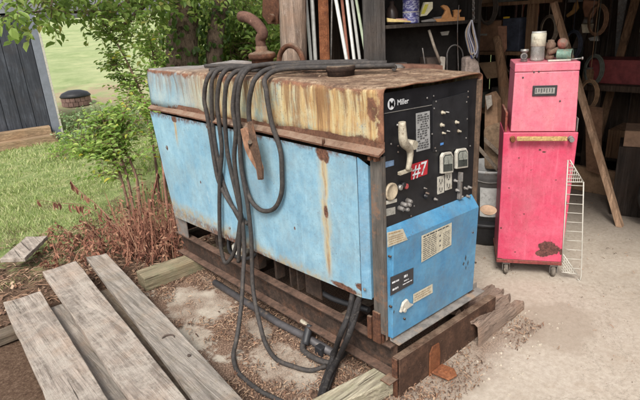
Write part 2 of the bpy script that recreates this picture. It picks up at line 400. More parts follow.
def not_pale(x, y):
    for (a, b, rx, ry) in PALE:
        if ((x-a)/rx)**2+((y-b)/ry)**2 + 1.1*fbm(x*9, y*9, 2, 4) < 1: return R() < .06
    return True
litter('leaf_litter', 15000, (-.8, .12, -.7, 2.0, not_pale), littermat, 'brown dead leaves and twigs strewn over the concrete beside the machine', 'leaf litter', .0095, .35, 3.3, thr=-.22)
litter('leaf_litter', 1500, (-.1, .95, -.26, -.05), littermat, 'crumbled leaf scraps along the front foot of the machine', 'leaf litter', .006, .25, 3.3, thr=-.1)
litter('leaf_litter', 5200, (-1.9, 1.2, 1.75, 3.4), littermat, 'dry fallen leaves between planks and lawn', 'leaf litter', .03, .45, 1.5, thr=-.35)
litter('floor_crumbs', 900, (.6, 3.2, -1.6, 1.0), littermat, 'scattered crumbs and chips on the bare concrete floor', 'debris', .0065, .12, 2, thr=-.2)
# crumbled pale stones near the right skid corner
m = MB()
for i in range(70):
    x = U(.35, 1.05); y = U(-.35, -.10)+ (x-.7)*.1; s = U(.0015, .005)*(1.5 if R() < .1 else 1)
    p = Vector((x, y, s*.5)); c = [p+Vector((U(.6,1.2)*a*s, U(.6,1.2)*b*s, U(.5,1)*d*s)) for d in (-1, 1) for a, b in ((-1,-1),(1,-1),(1,1),(-1,1))]
    m.hexa(c)
o = m.build('gravel', simple('gravel_mat', (.42,.37,.30), .3, 30, .9)); o['kind'] = 'stuff'; o['label'] = 'small pale stone chips by the skid foot'; o['category'] = 'gravel'

m = MB()
def blades(n, fx, hmin, hmax, wd):
    c = 0
    while c < n:
        x, y = fx()
        if y < 2.5 + .5*fbm(x*1.5, y*1.5): continue
        g = fbm(x*.9, y*.9, 2, 3)
        if g < -.28+U(-.2,.2) and y < 5.5: continue
        z = ground_h(x, y)-.005; a = U(0, 6.28); h = U(hmin, hmax)*(1+.6*g); w = wd*U(.6, 1.3)
        dx, dy = math.cos(a)*w, math.sin(a)*w; lx, ly = U(-.6,.6)*h, U(-.6,.6)*h
        m.v += [Vector((x-dx, y-dy, z)), Vector((x+dx, y+dy, z)), Vector((x+lx*.4+dx*.6, y+ly*.4+dy*.6, z+h*.6)), Vector((x+lx, y+ly, z+h))]
        o = len(m.v)-4; m.f.append([o, o+1, o+2, o+3]); m.sm.append(False); c += 1
blades(42000, lambda: (U(-2.4, 1.9), U(2.4, 5.2)), .012, .042, .0026)
blades(44000, lambda: (lambda t, u: (CAM.x+math.cos(t)*u, CAM.y+math.sin(t)*u))(U(math.radians(52), math.radians(86)), 5.5+7*R()**.8), .02, .055, .0055)
gmat = island_mat('grass_mat', [(0, (.17,.23,.07)), (.35, (.28,.35,.12)), (.62, (.40,.46,.20)), (.80, (.56,.54,.30)), (1, (.28,.34,.16))], .7, .3)
o = m.build('grass', gmat); o['kind'] = 'stuff'; o['label'] = 'patchy mown lawn beyond the dead weeds'; o['category'] = 'grass'

# ---------------------------------------------------------------- foliage
def leaf(m, p, d, nrm, L, w):
    d = d.normalized(); s = d.cross(nrm)
    if s.length < 1e-4: s = d.orthogonal()
    s.normalize(); u = s.cross(d); b = u*(w*.25)
    m.v += [p, p+d*L*.3+s*w*.5+b, p+d*L*.7+s*w*.42+b, p+d*L - u*L*.12, p+d*L*.7-s*w*.42+b, p+d*L*.3-s*w*.5+b]
    o = len(m.v)-6; m.f += [[o,o+1,o+2,o+3],[o,o+3,o+4,o+5]]; m.sm += [False, False]
def spray(m, c, r, n, L, w=.5, up=.6, gap=.0, tw=None):
    """twiggy sprays of leaves inside an ellipsoid"""
    c = Vector(c); r = Vector(r); k = 0
    while k < n:
        v = Vector((U(-1,1), U(-1,1), U(-1,1)))
        if v.length > 1: continue
        if v.length < .45 and R() < .5: continue
        tc = c + Vector((v.x*r.x, v.y*r.y, v.z*r.z))
        if mn.noise(tc*3.2) < gap-.25: continue
        td = (v + Vector((U(-.7,.7), U(-.7,.7), U(-.5,.3)))).normalized()
        q = random.randint(4, 8); bs_ = U(.5, 1.25)
        if tw is not None and R() < .6: tw.tube([tc-td*L*U(1,3)+Vector((0,0,-.3*L)), tc, tc+td*L*.45*q], [.004,.0025,.0012], 3, False)
        for i in range(q):
            a = U(0, 6.28); nn = (Vector((U(-.5,.5), U(-.5,.5), up)) + Vector((-.5, -.4, 0))*R()).normalized()
            side = td.cross(nn).normalized() * (1 if i % 2 else -1)
            leaf(m, tc+td*(i*L*.45), (td*.6+side+Vector((0,0,-.25))+Vector((U(-.3,.3),U(-.3,.3),U(-.3,.3)))), nn, L*bs_*U(.6,1.25), L*bs_*w*U(.6,1.2))
        k += q
lm_bush = island_mat('bush_leaf', [(0, (.05,.095,.02)), (.3, (.12,.20,.045)), (.65, (.22,.33,.08)), (.9, (.36,.46,.14)), (1, (.30,.26,.08))], .45, .5, tcol=(.42,.52,.10))
lm_dark = island_mat('ivy_leaf', [(0, (.03,.06,.018)), (.5, (.06,.11,.03)), (1, (.12,.19,.05))], .45, .3)
lm_sap = island_mat('sapling_leaf', [(0, (.08,.15,.03)), (.35, (.18,.30,.06)), (.75, (.30,.44,.11)), (.96, (.42,.52,.15)), (1, (.55,.45,.04))], .45, .5, tcol=(.42,.52,.10))
lm_dry = island_mat('dry_leaf', [(0, (.09,.035,.025)), (.4, (.20,.085,.055)), (.75, (.30,.14,.09)), (1, (.36,.22,.14))], .8, .15, tcol=(.35,.15,.08))
bark = simple('bark_mat', (.16,.115,.085), .5, 14, .95, 0, 1.0, (.05,.035,.028), .45, (3,3,.6), .1, .02)
stemm = simple('stem_mat', (.13,.075,.05), .4, 30, .8)
dryst = simple('dry_stem_mat', (.22,.11,.075), .4, 30, .85)

def ivy(m, path, rad, n, L=.06):
    for i in range(n):
        t = U(0, len(path)-1.001); a = path[int(t)]; b = path[int(t)+1]; p = Vector(a).lerp(Vector(b), t % 1)
        an = U(0, 6.28); o = Vector((math.cos(an), math.sin(an), U(-.2,.2))); 
        leaf(m, p+o*rad*U(.9,1.5), (Vector((U(-.6,.6),U(-.6,.6),-.8))), (o+Vector((0,0,.3))).normalized(), L*U(.6,1.2), L*U(.6,.9))

# the tree behind the generator, with two trunks
tb = at(188, 60, d=6.4); tbx, tby = tb.x, tb.y
t1 = at(182, 62, d=6.4); t1b = at(184, 0, d=6.4); t2 = at(214, 60, d=6.6); t2b = at(222, 0, d=6.6)
tr = thing('tree', 'big ivy-wrapped tree with two trunks and leafy branches behind the blue machine', 'tree', (tbx, tby, 0))
m = MB()
A = [Vector((t1.x+.02, t1.y, -.1)), Vector((t1.x, t1.y, .5)), t1, t1b, t1b+Vector((.1,.1,.9)), t1b+Vector((-.2,.3,2.2))]
m.tube(A, [.30,.24,.20,.17,.15,.08], 14, True, 3)
m.build('trunk', bark, tr)
m = MB(); B = [Vector((t2.x-.1, t2.y, -.1)), t2, t2b, t2b+Vector((.4,0,1.0)), t2b+Vector((.8,.2,2.0))]
m.tube(B, [.15,.11,.09,.08,.04], 10, True, 3); m.build('trunk', bark, tr)
m = MB()
br = [[t1b+Vector((0,0,.35)), at(120, 6, d=5.6), at(80, 12, d=5.0), at(45, 11, d=4.6), at(5, 16, d=4.3)],
      [t1b+Vector((0,0,.5)), at(150, -14, d=5.6), at(95, -6, d=4.9), at(30, -8, d=4.4)],
      [t1b+Vector((0,0,.4)), at(130, 20, d=5.4), at(108, 30, d=5.0)],
      [t2b+Vector((0,0,.5)), at(255, -15, d=6.0), at(290, -10, d=5.6)]]
for b in br: m.tube(b, [.05,.022,.014,.009,.005][:len(b)] , 6, True, 4)
brm = m
m = MB()
ivy(m, [A[1], A[2], A[3], A[4]], .21, 520, .085); ivy(m, B[:4], .11, 240, .08)
m.build('ivy', lm_dark, tr)
m = MB()
for b in br[:3]:
    for i in range(len(b)-1):
        for q in range(10):
            p = Vector(b[i]).lerp(Vector(b[i+1]), R())
            spray(m, p+Vector((U(-.1,.1),U(-.1,.1),U(-.12,.02))), (.10,.10,.09), 6, .075, .6, tw=brm)
for (px, py, d, r, nn) in [(52,2,4.2,.16,60),(90,12,4.6,.14,50),(105,22,4.8,.16,60),(140,12,5.2,.24,110),(165,4,5.6,.3,170),(125,-8,5,.35,200),(60,-16,4.4,.3,200),(230,-10,6,.5,320),(20,-6,4.2,.3,200),
        (80,-50,4.6,.6,500),(150,-60,5.4,.9,900),(230,-70,6,.9,900),(290,-60,6.2,.7,500)]:
    spray(m, at(px, py, d=d), (r, r, r*.7), nn, .08, .6, tw=brm)
m.build('crown', lm_bush, tr); brm.build('branch', bark, tr)

def bush(name, label, blobs, mat, L, base, stems=3, cat='bush', group=None, gap=.0, stem_mat=None):
    t = thing(name, label, cat, (base.x, base.y, 0), group)
    m = MB(); m2 = MB()
    for (c, r, nn) in blobs:
        rr = r if hasattr(r, '__len__') else (r, r, r*.85)
        spray(m, c, rr, nn, L, .52, .6, gap, m2)
        for q in range(stems):
            g = Vector((base.x+U(-.15,.15), base.y+U(-.15,.15), -.03)); e = Vector(c)+Vector((U(-.5,.5)*rr[0], U(-.5,.5)*rr[1], U(0,.6)*rr[2]))
            md = g.lerp(e, .5)+Vector((U(-.12,.12), U(-.12,.12), .05)); m2.tube([g, md, e], [.012,.008,.003], 5, True, 3)
    m2.build('stem', stem_mat or stemm, t); m.build('foliage', mat, t); return t
def gb(px, py, d): p = at(px, py, d=d); return Vector((p.x, p.y, 0))
bush('bush', 'bright green leafy bush right of the tree trunks behind the exhaust pipe', [(at(232,28,d=7.6),.62,1700),(at(258,48,d=7.2),.5,1300),(at(250,5,d=7.8),.6,1200),(at(275,30,d=7.4),.45,1000),(at(238,62,d=7.2),.4,800)], lm_bush, .095, gb(245,60,7.4))
bush('bush', 'tall bushy shrub between the leaning sapling and the tree trunks', [(at(150,22,d=7.4),.36,260),(at(165,48,d=7.2),.42,420),(at(198,40,d=7.8),.4,420),(at(172,72,d=7.0),.4,320),(at(200,12,d=8),.45,400)], lm_bush, .09, gb(165,60,7.3))
bush('bush', 'leafy hedge growth far behind the trees', [(at(170,50,d=11),.5,240),(at(205,45,d=11.5),.9,800),(at(262,40,d=12),1.0,1300),(at(300,30,d=12),1.0,800)], lm_bush, .13, gb(220,50,11.5))
# slender saplings
def sapling(label, stems, mat, L, dens, group=None, spread=.10, name='sapling', cat='sapling', tip=1.0, smat=None, start=.35):
    b = stems[0][0]; t = thing(name, label, cat, (b.x, b.y, 0), group); m = MB(); m2 = MB()
    for st in stems:
        m2.tube(st, [.011*(1-i/len(st))+.003 for i in range(len(st))], 6, True, 5)
        n = len(st)-1
        for q in range(dens):
            u = start*n + (n-start*n)*R()**.8; i = min(int(u), n-1); p = st[i].lerp(st[i+1], u-i)
            dr = Vector((U(-1,1), U(-1,1), U(-.1,.7))).normalized(); ln = U(.6, 2.2)*spread*(1.2-.4*u/n)
            m2.tube([p, p+dr*ln*.5+Vector((0,0,.01)), p+dr*ln+Vector((0,0,-.02))], [.003,.002,.001], 4, False)
            k = random.randint(5, 9)
            for j in range(k):
                w = (j+1)/k; pp = p+dr*ln*w; nn = Vector((U(-.4,.1), U(-.4,.1), 1)).normalized(); sd = dr.cross(nn).normalized()*(1 if j%2 else -1)
                leaf(m, pp, dr*.5+sd+Vector((0,0,U(-.4,.1))), nn, L*U(.7,1.2), L*U(.4,.58))
    m2.build('stem', smat or stemm, t); m.build('foliage', mat, t); return t
def px(*a): return [at(q[0], q[1], d=q[2]) for q in a]
def grounded(p): q = p[0].copy(); q.z = -.03; return [q] + p[1:]
sapling('tall sapling with thin leaning stems left of the machine hood', [grounded(px((172,235,4.9),(160,150,4.9),(140,90,4.9),(118,45,4.9),(100,18,5.0))), grounded(px((170,232,5.0),(166,140,5.0),(158,80,5.1),(150,40,5.2))), grounded(px((165,232,5.1),(150,130,5.1),(128,85,5.2),(112,62,5.2)))], lm_sap, .056, 54, spread=.13, start=.42)
sapling('low leafy sapling with bare lower stems standing in the dead weeds', [grounded(px((138,245,4.3),(130,190,4.3),(118,150,4.35),(98,120,4.4))), grounded(px((143,243,4.35),(137,180,4.35),(122,140,4.4),(125,108,4.5))), grounded(px((133,243,4.25),(127,200,4.3),(112,160,4.3),(78,148,4.3)))], lm_sap, .054, 62, spread=.20, start=.50)
sapling('spindly brown-stemmed sapling rising close to the rear corner of the machine', [grounded(px((172,240,4.3),(165,190,4.3),(160,140,4.35),(148,100,4.4))), grounded(px((176,238,4.3),(170,170,4.3),(158,120,4.4),(163,95,4.4)))], lm_sap, .05, 22, spread=.10, start=.5, smat=dryst)
bush('bush', 'bluish green weeds growing at the foot of the grey shed', [(at(92,128,d=8.2),(.42,.42,.28),700),(at(120,122,d=8.6),(.6,.5,.22),600),(at(80,140,d=8.0),(.25,.25,.15),250),(at(150,115,d=8.6),(.5,.5,.22),350),(at(140,128,d=8.0),(.4,.4,.25),400)], island_mat('weed_leaf', [(0,(.10,.17,.07)),(.5,(.20,.30,.14)),(1,(.36,.44,.25))],.6,.4), .06, gb(105,130,8.3))
bush('weed_patch', 'low clump of green weeds in the lawn behind the saplings', [(at(110,185,d=6.0),(.35,.3,.10),500),(at(150,175,d=6.2),(.35,.3,.14),500),(at(70,150,d=7),(.3,.3,.08),250)], lm_sap, .05, gb(130,185,6.0), cat='weeds')

# dead reddish weeds
m = MB(); 
for i in range(330):
    g = at(U(48, 185)if i%3 else U(110,180), U(232, 264), z=0) + Vector((U(-.12,.12), U(-.12,.12), 0)); h = U(.04, .17)*(1.5 if R() < .15 else 1)*(1.3 if g.x > -.3 else .8)
    a = Vector((U(-1,1), U(-1,1), 0)); e = g+Vector((a.x*h*.8, a.y*h*.8, h)); md = g.lerp(e,.5)+Vector((0,0,h*.15))
    m.tube([g, md, e], [.003,.0022,.001], 3, False)
    for q in range(random.randint(3, 8)):
        p = g.lerp(e, U(.2,1)); leaf(m, p, Vector((U(-1,1),U(-1,1),U(-1.2,.2))), Vector((U(-1,1),U(-1,1),.5)).normalized(), U(.02,.05), U(.008,.02))
o = m.build('dead_weeds', lm_dry); o['kind'] = 'stuff'; o['label'] = 'tangle of dead reddish brown weeds behind the planks'; o['category'] = 'dead weeds'
m = MB()
for i in range(120):
    g = at(U(134, 178), U(240, 262), z=0) + Vector((U(-.05,.05), U(-.05,.05), 0)); h = U(.2, .55); a = Vector((U(-.3,.3), U(-.3,.3), 0)); e = g+Vector((a.x*h, a.y*h, h)); md = g.lerp(e,.5)+a*.1
    m.tube([g, md, e], [.0032,.0025,.001], 3, False)
    for q in range(random.randint(3, 9)):
        p = g.lerp(e, U(.25,1)); leaf(m, p, Vector((U(-1,1),U(-1,1),U(-1.4,.3))), Vector((U(-1,1),U(-1,1),.5)).normalized(), U(.015,.045), U(.006,.014))
o = m.build('dead_weeds', lm_dry); o['kind'] = 'stuff'; o['label'] = 'upright reddish dry weed stalks against the rear end of the machine'; o['category'] = 'dead weeds'
t = thing('dry_vine', 'dead bramble cane arching left over the planks with shrivelled hanging leaves', 'vine', tuple(gb(128,240,4.0)))
m = MB(); m2 = MB()
for pp in ([(132,244,4.0),(110,222,4.0),(85,206,3.9),(60,203,3.8),(36,200,3.7)], [(130,242,4.0),(100,208,4.1),(78,190,4.1),(70,180,4.1)], [(136,240,4.1),(150,205,4.1),(158,170,4.2)]):
    p = px(*pp); m2.tube(p, [.006,.004,.003,.002,.0015][:len(p)], 5, True, 5)
    for q in range(26):
        u = U(.3, len(p)-1.01); c = p[int(u)].lerp(p[int(u)+1], u%1); leaf(m, c, Vector((U(-.3,.3),U(-.3,.3),-1)), Vector((U(-1,1),U(-1,1),.1)).normalized(), U(.04,.08), U(.015,.025))
m2.build('cane', dryst, t); m.build('foliage', lm_dry, t)

# ================================================================= THE MACHINE
MW, ML = .66, 1.96; MC = Vector((.33, .98, 0))
gen = thing('welding_generator', 'old engine-driven welding machine with blue side door, black control panel and rusty yellow-streaked hood', 'welder', tuple(MC))
DOOR_RUNS = [(.322-.98, .44, 1.095, .030), (1.64-.98, .88, 1.09, .022)]
DOOR_SPOTS = [(.322-.98, 1.065, .045, .035), (.30-.98, 1.05, .02, .03), (1.64-.98, 1.075, .035, .02), (1.25-.98, 1.07, .02, .012), (.55-.98, .66, .006, .009), (1.42-.98, .72, .007, .01), (1.0-.98, .60, .005, .012), (.62-.98, .92, .004, .012), (.23-.98,.46,.09,.016), (.318-.98, .80, .014, .032), (.11-.98, .50, .05, .02), (1.80-.98, .875, .014, .018), (.86-.98, 1.04, .05, .03), (.075-.98, .47, .03, .03)]
DOOR_ZB = (.462, .405)
blue_door = paint('door_paint', (.145,.305,.425), (.26,.42,.50), chips=.285, scale=2.8, extra=door_extra, grm=(.20,.235,.235), gamt=.6)
blue_low = paint('panel_blue', (.045,.185,.345), (.10,.275,.43), chips=.30, scale=4, rough=.42, streak=False, grm=(.11,.13,.14), gamt=.6)
def hood_mat():
    k = NT('hood_paint'); X = k.xyz()
    wide = k.noise(1.7, 6, .7, (1, 3.6, .5), .8); st = k.noise(3.2, 7, .66, (1, 5.5, .42), .7); st2 = k.noise(7, 6, .68, (1, 5, .26), .5); n = k.noise(16, 12, .8); pat = k.noise(4, 12, .8)
    yy = k.math('ADD', X[1], k.math('MULTIPLY', k.math('SUBTRACT', wide, .5), 1.5))
    blue = k.mix(k.ramp(pat, [(.40, 0), (.62, 1)]), (.17,.31,.39), (.30,.39,.41))
    grey = k.ramp(pat, [(.38, (.19,.29,.30)), (.48, (.34,.37,.27)), (.60, (.52,.47,.31))])
    ochre = k.ramp(st, [(.34, (.47,.43,.31)), (.44, (.47,.35,.165)), (.53, (.38,.215,.08)), (.63, (.20,.10,.045))])
    oy = k.math('MULTIPLY', k.ramp(k.math('ADD', k.math('MULTIPLY', wide, .6), k.math('MULTIPLY', k.noise(6, 10, .8), .4)), [(.42, .12), (.52, .95)]), k.maprange(X[1], .75, .0, .12, .95))
    col = k.mix(k.maprange(yy, .60, -.05), blue, grey)
    col = k.mix(oy, col, ochre); fl = k.noise(7, 14, .86, (1,1.2,.7)); col = k.mix(k.ramp(fl, [(.585, 0), (.605, .85)]), col, (.20,.105,.055)); col = k.mix(k.ramp(fl, [(.40, .6), (.42, 0)]), col, (.22,.31,.33))
    # runs that start strong under the top rim and thin out downwards
    ln = k.maprange(X[2], 1.13, 1.33, .0, .20)
    run = k.ramp(k.math('ADD', st2, ln), [(.62, 0), (.74, .85)])
    col = k.mix(k.math('MULTIPLY', run, k.maprange(X[1], .98, -.3, .5, .9)), col, (.17,.085,.038))
    blk = k.ramp(k.noise(9, 8, .7, (1, 14, .3)), [(.63, 0), (.67, .8)])
    col = k.mix(k.math('MULTIPLY', blk, .75), col, (.055,.045,.038))
    rag = k.math('MULTIPLY', k.math('SUBTRACT', k.noise(7, 14, .84), .5), .22)
    zz = k.math('ADD', X[2], rag)
    rim = k.math('MAXIMUM', k.maprange(zz, 1.322, 1.345), k.maprange(zz, 1.150, 1.130))
    fr = k.maprange(k.math('ADD', X[1], rag), -.945, -.962)
    rm = k.math('MAXIMUM', k.math('MAXIMUM', rim, fr), k.spot(1, .055-.98, .030, 2, 1.265, .045, .6, 26))
    rm = k.math('MULTIPLY', rm, k.ramp(n, [(.30, .2), (.42, 1)]))
    rm = k.math('MAXIMUM', rm, k.ramp(k.noise(6, 14, .82), [(.645, 0), (.665, 1)]))
    rust = k.ramp(n, [(.34, (.055,.03,.022)), (.52, (.16,.075,.045)), (.66, (.27,.13,.075))]); col = k.mix(rm, col, rust)
    up = k.upmask(.55, .85)
    topc = k.ramp(k.noise(6, 14, .82), [(.40, (.055,.035,.026)), (.47, (.155,.095,.062)), (.54, (.27,.185,.12)), (.62, (.42,.33,.24))])
    topc = k.mix(k.ramp(k.noise(40, 8, .82), [(.48, 0), (.58, .8)]), topc, (.075,.045,.03))
    topc = k.mix(k.maprange(X[1], .35, .95), topc, k.ramp(n, [(.38, (.10,.085,.075)), (.58, (.30,.28,.265))]))
    col = k.mix(up, col, topc)
    col, f = grime(k, col, .9)
    h = k.math('ADD', k.math('MULTIPLY', n, .7), k.math('ADD', k.math('MULTIPLY', k.noise(80, 5, .8), .5), k.math('MULTIPLY', k.noise(4, 3, .5), 3)))
    return k.fin(col, .8, 0, h, .5, .005, .25)
hoodm = hood_mat()
rust_m = rusty('rust_metal'); rust_d = rusty('dark_rust', (.05,.033,.026), (.016,.012,.010), (.11,.058,.036)); rust_o = rusty('orange_rust', (.24,.088,.04), (.09,.042,.028), (.36,.155,.075), dust=None)
frame_m = rusty('frame_rust', (.066,.046,.036), (.018,.014,.012), (.14,.072,.045), 12, (.27,.165,.12), .8)
black_m = simple('black_panel', (.011,.011,.013), .4, 9, .42, 0, .15, (.055,.046,.038), .34, bd=.001)
blk2 = simple('black_plastic', (.022,.022,.024), .3, 30, .5)
postm = simple('post_paint', (.085,.075,.065), .45, 8, .7, 0, .4, (.17,.10,.065), .45, (3,3,.5))
cream = simple('cream_paint', (.34,.305,.235), .3, 35, .55, 0, .5, (.17,.13,.09), .44)
white_m = simple('white_plastic', (.42,.40,.345), .2, 35, .5, 0, .2, (.24,.20,.15), .42)
zinc = simple('zinc', (.30,.29,.27), .3, 40, .45, .6, .2, (.16,.12,.09), .35)
steel = simple('grey_steel', (.17,.16,.15), .4, 25, .6, .3, .4, (.13,.085,.06), .45)
ink = simple('ink_dark', (.05,.05,.05), .1, 10, .7); inkw = simple('ink_white', (.58,.59,.60), .15, 20, .6, dirt=(.12,.12,.12), dirt_amt=.42)
red_m = simple('red_sticker', (.42,.025,.035), .12, 12, .45); lab_m = simple('paper_label', (.42,.385,.295), .25, 40, .7, 0, .1, (.30,.26,.20), .42)
lab_g = simple('grey_label', (.27,.27,.265), .2, 14, .6, 0, .1, (.20,.17,.14), .35); blu_s = simple('blue_sticker', (.08,.22,.50), .2, 20, .5)

# hood: folded sheet shell, grid so that it can sag and dent
m = MB(); ny = 60; prof = []   # (x, z) from near-side skirt over the top to the far side
for q in range(5): prof.append((0, 1.115 + (1.322-1.115)*q/4))
for a in (20, 45, 70): prof.append((.022-.022*math.cos(math.radians(a)), 1.322+.022*math.sin(math.radians(a))))
for q in range(15): prof.append((.022 + (MW-.044)*q/14, 1.344))
for a in (70, 45, 20): prof.append((MW-.022+.022*math.cos(math.radians(a)), 1.322+.022*math.sin(math.radians(a))))
for q in range(5): prof.append((MW, 1.322-(1.322-1.115)*q/4))
np_ = len(prof)
for j in range(ny+1):
    y = ML*j/ny
    for (x, z) in prof:
        u = x/MW; top = z > 1.33
        dz = .012*(y/ML) - .014*u*(z-1.1)/.24
        if top: dz += .008*fbm(x*4, y*3, 2, 3) - .006*math.sin(math.pi*u)
        else: dz += .004*fbm(x*3, y*4, 7, 3)*(1 if z > 1.13 else .3)
        dx = (.006*fbm(0, y*3, z*5+3, 3) + (.004*math.sin(y*9) if .0 < (z-1.13) < .15 else 0)) * (1 if u < .5 else -1) if not top else 0
        m.v.append(Vector((x+dx, y, z+dz)))
for j in range(ny):
    for i in range(np_-1):
        a = j*np_+i; m.f.append([a, a+1, a+np_+1, a+np_][::-1] if False else [a, a+np_, a+np_+1, a+1]); m.sm.append(True)
hood = m.build('hood', hoodm, gen)
sd = hood.modifiers.new('thick', 'SOLIDIFY'); sd.thickness = .005; sd.offset = -1
# hood rear end plate and the rust-eaten lower flange
m = MB(); m.box((.006, ML-.008, 1.10), (MW-.006, ML-.003, 1.34)); m.build('hood_end', blue_door, gen)
m = MB()
N = 40; pr = [(-.003,1.150),(-.007,1.124),(-.038,1.106),(-.038,1.098),(-.034,1.098),(-.003,1.112)]
for j in range(N+1):
    y = -.004+(ML+.01)*j/N
    for (x, z) in pr: m.v.append(Vector((x+.004*fbm(y*5, x*9)*(1 if x < -.02 else .3), y, z+.003*fbm(y*6, 3)+.012*y/ML)))
for j in range(N):
    for i in range(5): a = j*6+i; m.f.append([a+1, a, a+6, a+7]); m.sm.append(False)
    m.f.append([j*6, j*6+5, j*6+11, j*6+6]); m.sm.append(False)
m.f.append([0,1,2,3,4,5]); m.sm.append(False); m.f.append([N*6+i for i in range(6)][::-1]); m.sm.append(False)
m.build('hood_flange', rusty('flange_rust', (.15,.072,.045), (.05,.03,.022), (.28,.16,.11), 14, (.36,.28,.21), .6), gen)
m = MB()
for y in (.02, .05): m.box((-.028,y,1.075),(-.002,y+.012,1.09))
m.tube([(-.035,.30,1.10),(-.035,.30,1.132)], .006, 8); m.build('hood_latch_pin', rust_m, gen)

# side door: sheet with turned-in edge strip, clipped upper corner
def dx(y, z): return -.022 + .0045*fbm(y*2.2, z*2.5, 4, 3)
m = MB(); ny, nz = 40, 16
def zb(y): return .452 - .060*((y-.085)/1.77) if y < .9 else .424 - .032*(y-.9)
for j in range(ny+1):
    t = j/ny
    for i in range(nz+1):
        s = i/nz; yn = .125; yf = 1.85 + (1.965-1.85)*s
        y = yn + (yf-yn)*t; z = zb(y)*(1-s) + (1.078+.016*t)*s
        m.v.append(Vector((dx(y, z), y, z)))
for j in range(ny):
    for i in range(nz): a = j*(nz+1)+i; m.f.append([a, a+nz+1, a+nz+2, a+1][::-1] if False else [a+1, a, a+nz+1, a+nz+2][::-1]); m.sm.append(True)
door = m.build('side_door', blue_door, gen)
sd = door.modifiers.new('thick', 'SOLIDIFY'); sd.thickness = .004; sd.offset = 1; es = door.modifiers.new('edges', 'EDGE_SPLIT'); es.split_angle = math.radians(35)
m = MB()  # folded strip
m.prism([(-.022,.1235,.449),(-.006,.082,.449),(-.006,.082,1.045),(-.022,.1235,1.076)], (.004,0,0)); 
m.box((-.004,.084,.452),(.02,.088,1.04)); m.build('door_edge', paint('door_edge_shaded_blue', (.10,.24,.36), (.17,.32,.43), chips=.34, scale=7, grm=(.16,.18,.18), gamt=.6), door)  # door blue mixed darker, so the strip's shade is put into its colour
for (y, z) in ((.10,.50),(1.80,.88),(.60,1.02),(1.15,.50)):
    m = MB(); m.lathe([(.007,0),(.007,.004),(.004,.006)], (-.026, y, z), (-1,0,0), 10); m.build('door_screw', steel, door)
m = MB(); m.prism([(-.024,.862,1.085),(-.024,.845,1.085),(-.03,.83,.99),(-.03,.845,.97)], (-.006,0,0)); m.box((-.034,.815,.93),(-.024,.84,.97)); m.build('door_handle', rust_m, door)

# corner post, body shell
m = MB(); m.prism([(-.004,.012,.30),(-.004,.012,1.09),(-.004,.072,1.09),(-.004,.072,.30)], (.006,0,0)); m.box((.002,.010,.27),(.016,.014,1.09))
m.build('corner_post', postm, gen, .0015)
m = MB(); m.box((.03,1.90,.25),(.64,1.93,1.12)); m.box((MW-.012,.03,.26),(MW-.004,1.94,1.12)); m.box((.03,.13,1.04),(.64,1.9,1.05)); m.build('body_shell', rust_d, gen)
m = MB(); m.prism([(.004,1.76,.25),(.004,1.90,.25),(.004,1.93,.46),(.004,1.76,.46)], (.006,0,0)); m.build('rear_apron', simple('apron_grey', (.13,.12,.11), .3, 10, .8, dirt=(.22,.13,.09)), gen)

# skid: two C-channels with flanges facing out, cross members, front channel
def rail(x0, sgn, y0, y1):
    m = MB(); t = .006
    m.box((x0+sgn*.002, y0, .238), (x0+sgn*.052, y1, .246))
    m.box((x0+sgn*.044, y0, .103), (x0+sgn*.052, y1, .2375))
    m.box((x0-sgn*.004, y0, .095), (x0+sgn*.052, y1, .1025))
    return m
rail(0, 1, -.012, 1.95).build('skid_rail', frame_m, gen, .0015)
rail(MW, -1, -.012, 1.95).build('skid_rail', frame_m, gen, .0015)
for y in (.30, 1.10, 1.88):
    m = MB(); m.box((.056, y, .17), (MW-.056, y+.06, .232)); m.build('cross_member', rust_d, gen, .003)
m = MB()
m.hexa([(.012,-.055,.0),(.80,-.055,.0),(.80,-.047,.0),(.012,-.047,.0),(.012,-.055,.200),(.80,-.055,.165),(.80,-.047,.165),(.012,-.047,.200)])
m.hexa([(.012,-.0465,.193),(.80,-.0465,.158),(.80,-.0145,.158),(.012,-.0145,.193),(.012,-.0465,.199),(.80,-.0465,.164),(.80,-.0145,.164),(.012,-.0145,.199)])
m.build('front_channel', rusty('front_rust', (.10,.056,.038), (.035,.022,.017), (.19,.10,.065), 11, (.30,.22,.16), .5), gen, .002)
m = MB(); m.box((.01,-.05,.098),(-.05,.005,.104)); m.box((.008,-.048,-.0),(-.0,-.02,.2)); m.build('corner_gusset', rust_m, gen, .002)
m = MB(); m.hexa([(.02,-.045,.262),(.70,-.045,.235),(.70,.006,.238),(.02,.006,.265),(.02,-.045,.267),(.70,-.045,.240),(.70,.006,.243),(.02,.006,.270)])
m.hexa([(.02,.0005,.2655),(.70,.0005,.2385),(.70,.006,.2385),(.02,.006,.2655),(.02,.0005,.30),(.70,.0005,.27),(.70,.006,.27),(.02,.006,.30)])
m.build('sill_angle', simple('sill_grey', (.17,.155,.14), .4, 20, .7, 0, .5, (.28,.20,.14), .45), gen, .001)
m = MB(); m.box((-.012,.035,.247),(.0,.075,.40)); m.box((.0005,.030,.247),(.014,.035,.39)); m.box((-.010,.088,.247),(.004,.11,.36)); m.build('post_bracket', rust_m, gen, .002)
# orange foot bracket in front of the channel
a = at(434,352,y=-.06); b = at(446,366,y=-.06)
m = MB(); m.prism([(.215,-.058,.0),(.215,-.058,.125),(.235,-.058,.155),(.285,-.058,.150),(.295,-.058,.10),(.295,-.058,.0)], (0,-.008,0))
m.prism([(.222,-.067,.016),(.305,-.067,.016),(.315,-.13,.016),(.285,-.165,.016),(.232,-.155,.016)], (0,0,.010)); m.lathe([(.010,0),(.010,.006),(.006,.007)], (.268,-.118,.026), (0,0,1), 8)
m.build('foot_bracket', rust_o, gen, .003)
